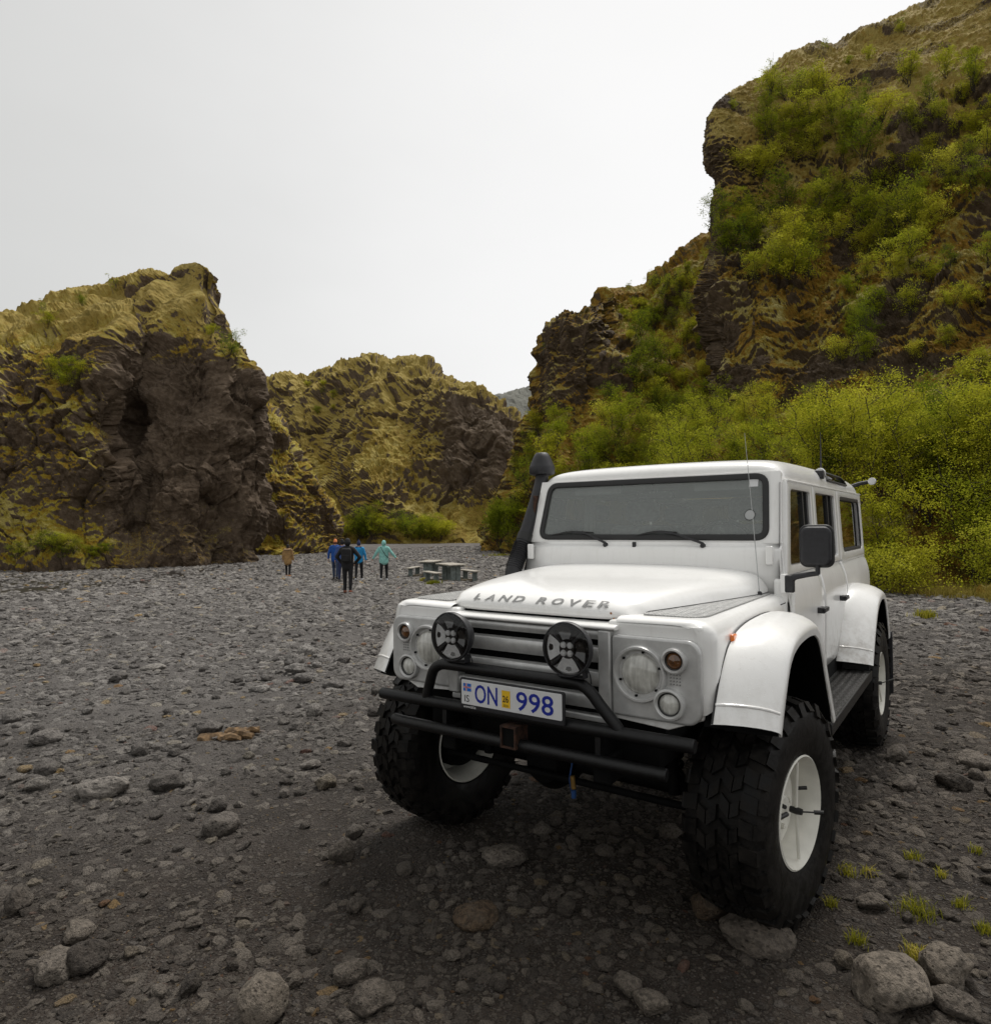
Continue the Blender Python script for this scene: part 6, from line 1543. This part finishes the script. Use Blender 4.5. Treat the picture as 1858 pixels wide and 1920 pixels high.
while cnt < 235 and tries < 6000:
    tries += 1
    py = g_.choice([g_.uniform(1120, 1300), g_.uniform(1250, 1500), g_.uniform(1400, 1900)]); px = g_.uniform(-40, 1900)
    if 715 < px < 1680 and py < 1540: continue
    if px > 1640 and py < 1190: continue
    p = ground_hit(px, py)
    w = min(0.15, 0.045 * g_.random() ** -0.42) if p.y < 4 else min(0.26, 0.075 * g_.random() ** -0.45)
    if near_wheel(np.array([p.x]), np.array([p.y]), 0.1)[0] or any((p.x - a) ** 2 + (p.y - b) ** 2 < (c + w * 0.5) ** 2 for a, b, c in STONES): continue
    k = g_.randrange(len(ROCKS)); siz = 'small' if w < 0.085 else 'fist-sized' if w < 0.13 else 'large'
    where = 'beside the car' if px > 1560 else 'on the stony flat left of the car' if py < 1480 else 'in the dark foreground sand'
    boulder(px, py, w * FPX / p.y, f'{siz} {SH[k]} grey stone {where}', ROCKS[k], g_.uniform(0, 6.28), g_.uniform(0.7, 1.15), 1.0, f'{siz} {SH[k]} stones {where}', 'stone'); cnt += 1

# --- driftwood lump
M_WOOD_OLD = simple('rotten_driftwood', (0.17, 0.105, 0.05), 0.9, 0, 0.4, 25, bumpk=0.6)
dp = ground_hit(432, 1384); dwood = empty('driftwood', dp)
tag(dwood, 'broken piece of rotten brown driftwood on the gravel', 'driftwood')
def wood_piece(x0, x1, y0, z0, w, h, seed, rz):
    n, m = 14, 8; V = []
    for i in range(n):
        t = i / (n - 1)
        for k in range(m):
            a = 2 * math.pi * k / m; V.append((x0 + (x1 - x0) * t, y0 + w * math.cos(a), z0 + h * math.sin(a)))
    V = np.array(V); V += 0.045 * np.stack([fbm(V * 9 + seed, 2), fbm(V * 9 + seed + 7, 2), fbm(V * 9 + seed + 14, 2)], -1)
    c, s = math.cos(rz), math.sin(rz); V[:, :2] = V[:, :2] @ np.array([[c, s], [-s, c]])
    Fc = [(i * m + k, i * m + (k + 1) % m, (i + 1) * m + (k + 1) % m, (i + 1) * m + k) for i in range(n - 1) for k in range(m)]
    me = bpy.data.meshes.new('wood_piece'); me.from_pydata(V.tolist(), [], Fc + [tuple(range(m))[::-1], tuple((n - 1) * m + k for k in range(m))]); me.update()
    return link('wood_piece', me, M_WOOD_OLD, dwood)
wood_piece(-0.24, 0.12, -0.03, 0.012, 0.055, 0.028, 3, 0.05); wood_piece(-0.05, 0.22, 0.05, 0.040, 0.040, 0.026, 9, 0.12)
wood_piece(0.02, 0.20, 0.0, 0.03, 0.035, 0.03, 15, -0.1)

# --- grass tufts on the gravel
M_TUFT = leaf_mat('tuft_grass', (0.16, 0.17, 0.015), (0.34, 0.32, 0.03), (0.50, 0.40, 0.10), 0.3)
for i, (px, py, w, dens, lab) in enumerate(((1722, 1716, 62, 150, 'widest sparse yellow grass tuft between the stones'), (1724, 1798, 48, 200, 'dense yellow tuft above the big smooth speckled boulder'), (1606, 1768, 36, 110, 'flat bright green moss-like tuft'), (1560, 1700, 24, 70, 'small tuft just behind the front tyre'),
        (1712, 1612, 30, 80, 'yellow tuft lying over a flat stone'), (1800, 1700, 34, 80, 'pale dry tuft right of the widest tuft'), (1846, 1748, 34, 90, 'straw-coloured tuft at the stony edge'), (1590, 1640, 40, 90, 'orange brown tuft beside the front wheel'), (1632, 1642, 30, 70, 'thin yellow tuft next to the orange brown one'),
        (1735, 1158, 36, 160, 'bright green tuft near the verge behind the car'), (1830, 1600, 24, 60, 'short dry tuft on the stones beside the car'), (1765, 1645, 22, 50, 'tiny dry tuft between lava stones'))):
    p = ground_hit(px, py); r = w * p.y / FPX * 0.5; g = np.random.default_rng(800 + i)
    q = g.normal(0, 0.45, (dens, 2)) * r; B = np.stack([q[:, 0], q[:, 1], np.zeros(dens)], 1)
    V, F3 = blades(B, max(0.045, r * 0.95), 0.0016 * max(1, p.y / 3), g, 0.8)
    me = np_mesh('grass_blades', V, F3, smooth=False); add_attr(me, 'tint', np.repeat(g.uniform(0, 1, dens), 5)); o = link('grass_tuft', me, M_TUFT)
    o.location = p; tag(o, lab, 'grass tuft')
# green clumps under the benches and at the valley edge
for i, (px, py, w, lab) in enumerate(((812, 1096, 26, 'green grass clump at the foot of the near bench'), (795, 1090, 14, 'tiny grass clump beside the near bench'), (935, 1042, 50, 'green grass patch under the dark round tree'))):
    p = ground_hit(px, py); r = w * p.y / FPX * 0.5; g = np.random.default_rng(840 + i); n = 220
    q = g.normal(0, 0.5, (n, 2)) * r; V, F3 = blades(np.stack([q[:, 0], q[:, 1], np.zeros(n)], 1), 0.18, 0.012, g, 0.6)
    me = np_mesh('grass_blades', V, F3, smooth=False); add_attr(me, 'tint', np.repeat(g.uniform(0, 0.5, n), 5)); o = link('grass_tuft', me, M_TUFT); o.location = p; tag(o, lab, 'grass tuft')

# --- shallow stream along the left-hand crag
def stream():
    m, nt, b = mat_new('shallow_dark_water')
    v = coords(nt, (0.5, 1, 1)); n = noise_n(nt, v, 3.5, 4); b.inputs['Base Color'].default_value = (0.018, 0.016, 0.014, 1)
    b.inputs['Roughness'].default_value = 0.32; b.inputs['Specular IOR Level'].default_value = 0.25; bump(nt, b, n, 0.35, 0.05)
    rows = []
    for px, y0, y1 in ((-900, 1150, 1290), (-400, 1085, 1185), (-60, 1072, 1130), (120, 1077, 1112), (260, 1075, 1096), (380, 1066, 1083), (470, 1058, 1069), (540, 1050, 1056)):
        a, c = ground_hit(px, y0), ground_hit(px, y1)
        rows.append([[a.x + (c.x - a.x) * t, a.y + (c.y - a.y) * t, 0] for t in np.linspace(0, 1, 12)])
    P = cmr(np.array(rows), 80, 0); P[..., 2] = gbase(P[..., 0], P[..., 1]) + 0.012
    o = link('stream', np_mesh('stream', P.reshape(-1, 3), grid_faces(80, 12)), m); tag(o, kind='structure', label='shallow dark stream at the foot of the left-hand crag')
stream()
# ================================================================ picnic tables
M_PLANK = simple('weathered_grey_plank', (0.42, 0.385, 0.325), 0.9, 0, 0.25, 9, bumpk=0.5)
M_GREENWOOD = simple('grey_green_painted_wood', (0.19, 0.22, 0.21), 0.85, 0, 0.2, 8, bumpk=0.4)
M_RAIL = simple('bare_timber_rail', (0.24, 0.20, 0.14), 0.9, 0, 0.3, 9, bumpk=0.5)
def wbox(name, x0, x1, y0, y1, z0, z1, mat, parent):
    v, f = box_vf(x0, x1, y0, y1, z0, z1); return part(name, v, f, mat, parent, bevel=0.008)
def picnic_table(px, py, rz, label):
    p = ground_hit(px, py); t = empty('picnic_table', (p.x, p.y, p.z - 0.03), rz); tag(t, label, 'picnic table')
    for k in range(4): wbox('table_plank', -0.39 + k * 0.197, -0.39 + k * 0.197 + 0.189, -0.78 + 0.01 * (k % 2), 0.78 - 0.008 * (k % 3), 0.715, 0.765, M_PLANK, t)
    for y in (-0.47, 0.47):
        wbox('table_batten', -0.36, 0.36, y - 0.045, y + 0.045, 0.645, 0.714, M_GREENWOOD, t)
        for x in (-0.205, 0.008): wbox('pedestal_plank', x, x + 0.197, y - 0.04, y + 0.04, 0.0, 0.6445, M_GREENWOOD, t)
        wbox('ground_rail', -1.02, 1.02, y + 0.045, y + 0.125, 0.03, 0.13, M_RAIL, t)
        for s in (-1, 1):
            for x in (0.0, 0.105): wbox('bench_leg', s * 0.86 + x - 0.10, s * 0.86 + x - 0.002, y - 0.04, y + 0.04, 0.0, 0.385, M_GREENWOOD, t)
            wbox('bench_batten', s * 0.86 - 0.13, s * 0.86 + 0.13, y - 0.035, y + 0.035, 0.386, 0.412, M_GREENWOOD, t)
    for s in (-1, 1):
        for k in range(2): wbox('bench_plank', s * 0.86 - 0.155 + k * 0.158, s * 0.86 - 0.155 + k * 0.158 + 0.150, -0.74, 0.74 - 0.01 * k, 0.413, 0.462, M_PLANK, t)
    return t
picnic_table(846, 1090, R(27), 'weathered picnic table with grass at its bench foot, standing closer to the car')
picnic_table(808, 1080, R(-14), 'weathered picnic table standing just beyond the other one')

# ================================================================ walkers, all seen from behind
def caps(p0, p1, r0, r1, sx=1.0, sy=1.0, seg=14):
    """tapered capsule; cross-section scaled by sx (left-right) and sy (front-back)"""
    p0, p1 = np.array(p0, float), np.array(p1, float); T = p1 - p0; L = np.linalg.norm(T) + 1e-9; T = T / L
    ref = np.array([0, 1.0, 0]) if abs(T[1]) < 0.9 else np.array([0, 0, 1.0])
    A = np.cross(T, ref); A /= np.linalg.norm(A); B = np.cross(T, A)
    rows = []
    for a in np.linspace(-90, 0, 5): rows.append((-r0 * -math.sin(R(a)), r0 * math.cos(R(a)), p0))
    for t in (0.33, 0.66): rows.append((L * t, r0 + (r1 - r0) * t, p0))
    for a in np.linspace(0, 90, 5): rows.append((L + r1 * math.sin(R(a)), r1 * math.cos(R(a)), p0))
    V = []
    for h, r, _ in rows:
        for k in range(seg):
            a = 2 * math.pi * k / seg; V.append(p0 + T * h + max(r, 1e-4) * (A * math.cos(a) * sx + B * math.sin(a) * sy))
    Fc = [(i * seg + k, i * seg + (k + 1) % seg, (i + 1) * seg + (k + 1) % seg, (i + 1) * seg + k) for i in range(len(rows) - 1) for k in range(seg)]
    Fc += [tuple(range(seg))[::-1], tuple((len(rows) - 1) * seg + k for k in range(seg))]
    return [tuple(v) for v in V], Fc
M_SKIN = simple('skin', (0.45, 0.27, 0.19), 0.6, 0, 0.1, 20)
def cloth(name, c): return simple(name, c, 0.85, 0, 0.22, 7, bumpk=0.3)
C_BEIGE, C_BLUE, C_BLUE2, C_BLACK, C_CYAN, C_TEAL = cloth('tan_parka', (0.36, 0.215, 0.085)), cloth('royal_blue_shell', (0.010, 0.085, 0.36)), cloth('slate_blue_shell', (0.045, 0.095, 0.30)), cloth('black_jacket', (0.012, 0.012, 0.013)), cloth('sky_blue_jacket', (0.02, 0.28, 0.60)), cloth('mint_jacket', (0.27, 0.58, 0.53))
C_TROUS, C_JEANS, C_NAVY, C_TAN, C_BROWN, C_WHITE, C_ORANGE, C_FUR = cloth('black_trousers', (0.012, 0.012, 0.014)), cloth('faded_jeans', (0.045, 0.07, 0.135)), cloth('navy_wool', (0.02, 0.03, 0.09)), cloth('tan_boots', (0.45, 0.19, 0.06)), cloth('brown_shoes', (0.20, 0.065, 0.035)), cloth('white_trainers', (0.62, 0.62, 0.64)), cloth('orange_cap', (0.80, 0.27, 0.09)), cloth('fur_trim', (0.30, 0.20, 0.11))
def person(px, py, hgt, label, jacket, trous, shoes, hair, arms, stride=0.12, hem=0.78, bulk=1.0, hood=False, fur=False, hat=None, pack=None, strap=None, yoke=None, yaw=0.0, lean=0.0):
    """arms: for left (-x) and right (+x) side (elbow, wrist); legs walk away from the viewer (+y)"""
    S = hgt / 1.75; L = []
    def add(m, *a, **k): L.append((m, caps(*a, **k)))
    sh, hip, neck = 1.42, 0.92, 1.50
    b = bulk
    # legs, tapering thigh to ankle
    for s, st in ((-1, stride), (1, -stride)):
        hipP, knee, ank = (s * 0.095, 0, hip), (s * 0.10, st * 0.55 + 0.02, 0.50), (s * 0.10, st, 0.10 + max(0, -st) * 0.25)
        add(trous, hipP, knee, 0.095, 0.068); add(trous, knee, ank, 0.067, 0.048)
        add(shoes, (ank[0], ank[1] - 0.05, 0.048 + max(0, -st) * 0.2), (ank[0] * 1.08, ank[1] + 0.15, 0.042), 0.046, 0.040, 1.05, 0.95)
    add(trous, (-0.05, 0, hip), (0.05, 0, hip), 0.125, 0.125, 1, 1)
    # torso with a flared hem
    add(jacket, (0, 0.0, hem + 0.10), (0, lean * 0.5, 1.14), 0.135 * b, 0.130 * b, 1.36, 1.0)
    add(jacket, (0, lean * 0.4, 1.10), (0, lean, 1.36), 0.130 * b, 0.130 * b, 1.42, 0.98)
    add(jacket, (-0.155, lean, sh), (0.155, lean, sh), 0.072, 0.072, 1, 1.1)
    add(yoke or jacket, (-0.10, lean, sh + 0.03), (0.10, lean, sh + 0.03), 0.062, 0.062, 1, 1.15)
    add(M_SKIN if not hood else jacket, (0, lean, 1.44), (0, lean + 0.01, 1.56), 0.060, 0.058)
    # head with ears and nose
    add(hair if not hood else jacket, (0, lean + 0.005, 1.615), (0, lean + 0.015, 1.665), 0.092 if not hood else 0.112, 0.086 if not hood else 0.100, 0.94, 1.12)
    add(M_SKIN, (0, lean + 0.055, 1.585), (0, lean + 0.06, 1.64), 0.068, 0.066, 0.98, 1.0)
    add(M_SKIN, (0, lean + 0.125, 1.615), (0, lean + 0.14, 1.60), 0.014, 0.016)
    if not hood:
        for s in (-1, 1): add(M_SKIN, (s * 0.084, lean + 0.01, 1.60), (s * 0.086, lean + 0.012, 1.635), 0.015, 0.017, 0.7, 1)
    # arms and hands with five fingers
    for s, (el, wr, down) in zip((-1, 1), arms):
        shp = (s * 0.185, lean, 1.405)
        add(jacket, shp, el, 0.068 * b, 0.056 * b); add(jacket, el, wr, 0.055 * b, 0.043 * b)
        w = np.array(wr); d = np.array(down, float); d /= np.linalg.norm(d); side = np.cross(d, [0, 1, 0]); side /= np.linalg.norm(side) + 1e-9
        side = np.array([0, 1.0, 0]) if abs(d[2]) > 0.6 else side
        palm = w + d * 0.085
        add(M_SKIN, w + d * 0.02, palm, 0.028, 0.036, 0.75, 1.15)
        for q, (o_, ln) in enumerate(((-0.030, 0.068), (-0.010, 0.078), (0.011, 0.074), (0.030, 0.058))):
            f0 = palm + side * o_; f1 = f0 + d * ln * 0.55; f2 = f1 + (d * 0.8 + np.array([-s * 0.5, 0, 0])) * ln * 0.45
            add(M_SKIN, f0, f1, 0.0105, 0.0095); add(M_SKIN, f1, f2, 0.0095, 0.008)
        th = w + d * 0.045 + side * 0.030; add(M_SKIN, th, th + d * 0.045 + side * 0.028, 0.0125, 0.010)
    # one continuous skin: voxel remesh of the joined volumes, then colour each face by its nearest volume
    v, f = join_vf([c for _, c in L]); v = [(x * S, y * S, z * S) for x, y, z in v]
    me = bpy.data.meshes.new('body'); me.from_pydata(v, [], f); me.update()
    tmp = bpy.data.objects.new('tmp', me); COL.objects.link(tmp)
    md = tmp.modifiers.new('r', 'REMESH'); md.mode = 'VOXEL'; md.voxel_size = 0.0135; md.use_smooth_shade = True
    sm = tmp.modifiers.new('s', 'SMOOTH'); sm.factor = 0.5; sm.iterations = 2
    dg = bpy.context.evaluated_depsgraph_get(); body = bpy.data.meshes.new_from_object(tmp.evaluated_get(dg)); bpy.data.objects.remove(tmp); bpy.data.meshes.remove(me)
    body.name = 'body'; body.materials.clear()
    mats = []; 
    for m, _ in L:
        if m not in mats: mats.append(m)
    for m in mats: body.materials.append(m)
    # nearest source face decides the material
    owner = []; 
    for m, c in L: owner += [mats.index(m)] * len(c[1])
    bv = BVHTree.FromPolygons(v, f)
    idx = []
    for pl_ in body.polygons:
        r_ = bv.find_nearest(pl_.center); idx.append(owner[r_[2]] if r_[2] is not None else 0)
    body.polygons.foreach_set('material_index', idx); body.shade_smooth()
    p = ground_hit(px, py); root = empty('person', (p.x, p.y, p.z - 0.005), yaw); tag(root, label, 'person')
    bo = bpy.data.objects.new('body', body); COL.objects.link(bo); bo.parent = root
    def kid(name, parts_, m):
        v_, f_ = join_vf(parts_); return part(name, [(x * S, y * S, z * S) for x, y, z in v_], f_, m, root)
    if hat: kid('hat', [caps((0, lean + 0.012, 1.655), (0, lean + 0.012, 1.695), 0.098, 0.080, 0.95, 1.10)] + ([caps((0, lean - 0.01, 1.79), (0, lean - 0.01, 1.80), 0.026, 0.02)] if hat == C_NAVY else [caps((0, lean + 0.10, 1.66), (0, lean + 0.15, 1.655), 0.055, 0.05, 1, 0.2)]), hat)
    if fur:
        P = [(0.155 * math.cos(a), lean - 0.03 + 0.105 * math.sin(a) - 0.03 * (math.sin(a) < 0), 1.47 + 0.03 * math.sin(a)) for a in np.linspace(0, 2 * math.pi, 22)]
        v_, f_ = tube_vf(P, 0.040, 10, False); part('fur_collar', [(x * S, y * S, z * S) for x, y, z in v_], f_, C_FUR, root)
    if pack:
        v_, f_ = box_vf(-0.155, 0.155, -0.30, -0.115, 1.00, 1.44); bp = part('backpack', [(x * S, y * S, z * S) for x, y, z in v_], f_, pack, root, bevel=0.06, seg=4)
        v_, f_ = box_vf(-0.11, 0.11, -0.345, -0.295, 1.03, 1.24); part('backpack_pocket', [(x * S, y * S, z * S) for x, y, z in v_], f_, pack, bp, bevel=0.03, seg=3)
    if strap:
        v_, f_ = tube_vf([(-0.12, -0.02, 1.49), (-0.10, -0.10, 1.43), (0.0, -0.145, 1.27), (0.12, -0.15, 1.10), (0.20, -0.06, 1.0)], 0.013, 8, True, 20); part('shoulder_strap', [(x * S, y * S, z * S) for x, y, z in v_], f_, strap, root)
    return root
DOWN = (0, 0.05, -1)
hang = lambda dx=0.0: [((-0.255 - dx, -0.02, 1.15), (-0.275 - dx * 1.6, 0.04, 0.93), (-0.1, 0.1, -1)), ((0.255 + dx, -0.02, 1.15), (0.275 + dx * 1.6, 0.04, 0.93), (0.1, 0.1, -1))]
person(540, 1081, 1.60, 'person in a tan parka with fur hood trim walking apart from the others', C_BEIGE, C_TROUS, C_TAN, C_TROUS, hang(), 0.06, 0.66, 1.18, fur=True)
person(629, 1086, 1.80, 'person in a royal blue jacket and orange cap', C_BLUE, C_JEANS, C_TROUS, C_BROWN, hang(0.02), 0.16, 0.78, 1.05, hat=C_ORANGE)
person(642, 1089, 1.80, 'person in a slate blue jacket and dark cap half hidden by the black jacket', C_BLUE2, C_NAVY, C_TROUS, C_TROUS, hang(0.02), -0.12, 0.78, 1.10, hat=C_TROUS)
person(652, 1112, 1.78, 'person in a black jacket with one hand on the hip', C_BLACK, C_TROUS, C_BROWN, C_TROUS,
       [((-0.33, -0.03, 1.17), (-0.20, 0.02, 0.98), (0.75, 0.4, -0.6)), ((0.40, -0.03, 1.15), (0.25, 0.02, 0.96), (-0.7, 0.35, -0.7))], 0.07, 0.76, 1.06, hood=True, pack=C_BLACK)
person(673, 1089, 1.72, 'person in a sky blue jacket with dark shoulders and a navy bobble hat', C_CYAN, C_TROUS, C_WHITE, C_NAVY, hang(0.02), -0.16, 0.80, 1.05, hat=C_NAVY, yoke=C_NAVY)
person(720, 1089, 1.74, 'person in a mint green hooded jacket with both arms spread out', C_TEAL, C_TROUS, C_WHITE, C_TEAL,
       [((-0.33, -0.02, 1.20), (-0.46, 0.02, 0.98), (-0.45, 0.1, -0.8)), ((0.34, -0.02, 1.21), (0.50, 0.02, 1.02), (0.6, 0.1, -0.7))], -0.14, 0.74, 1.12, hood=True, strap=C_TROUS)
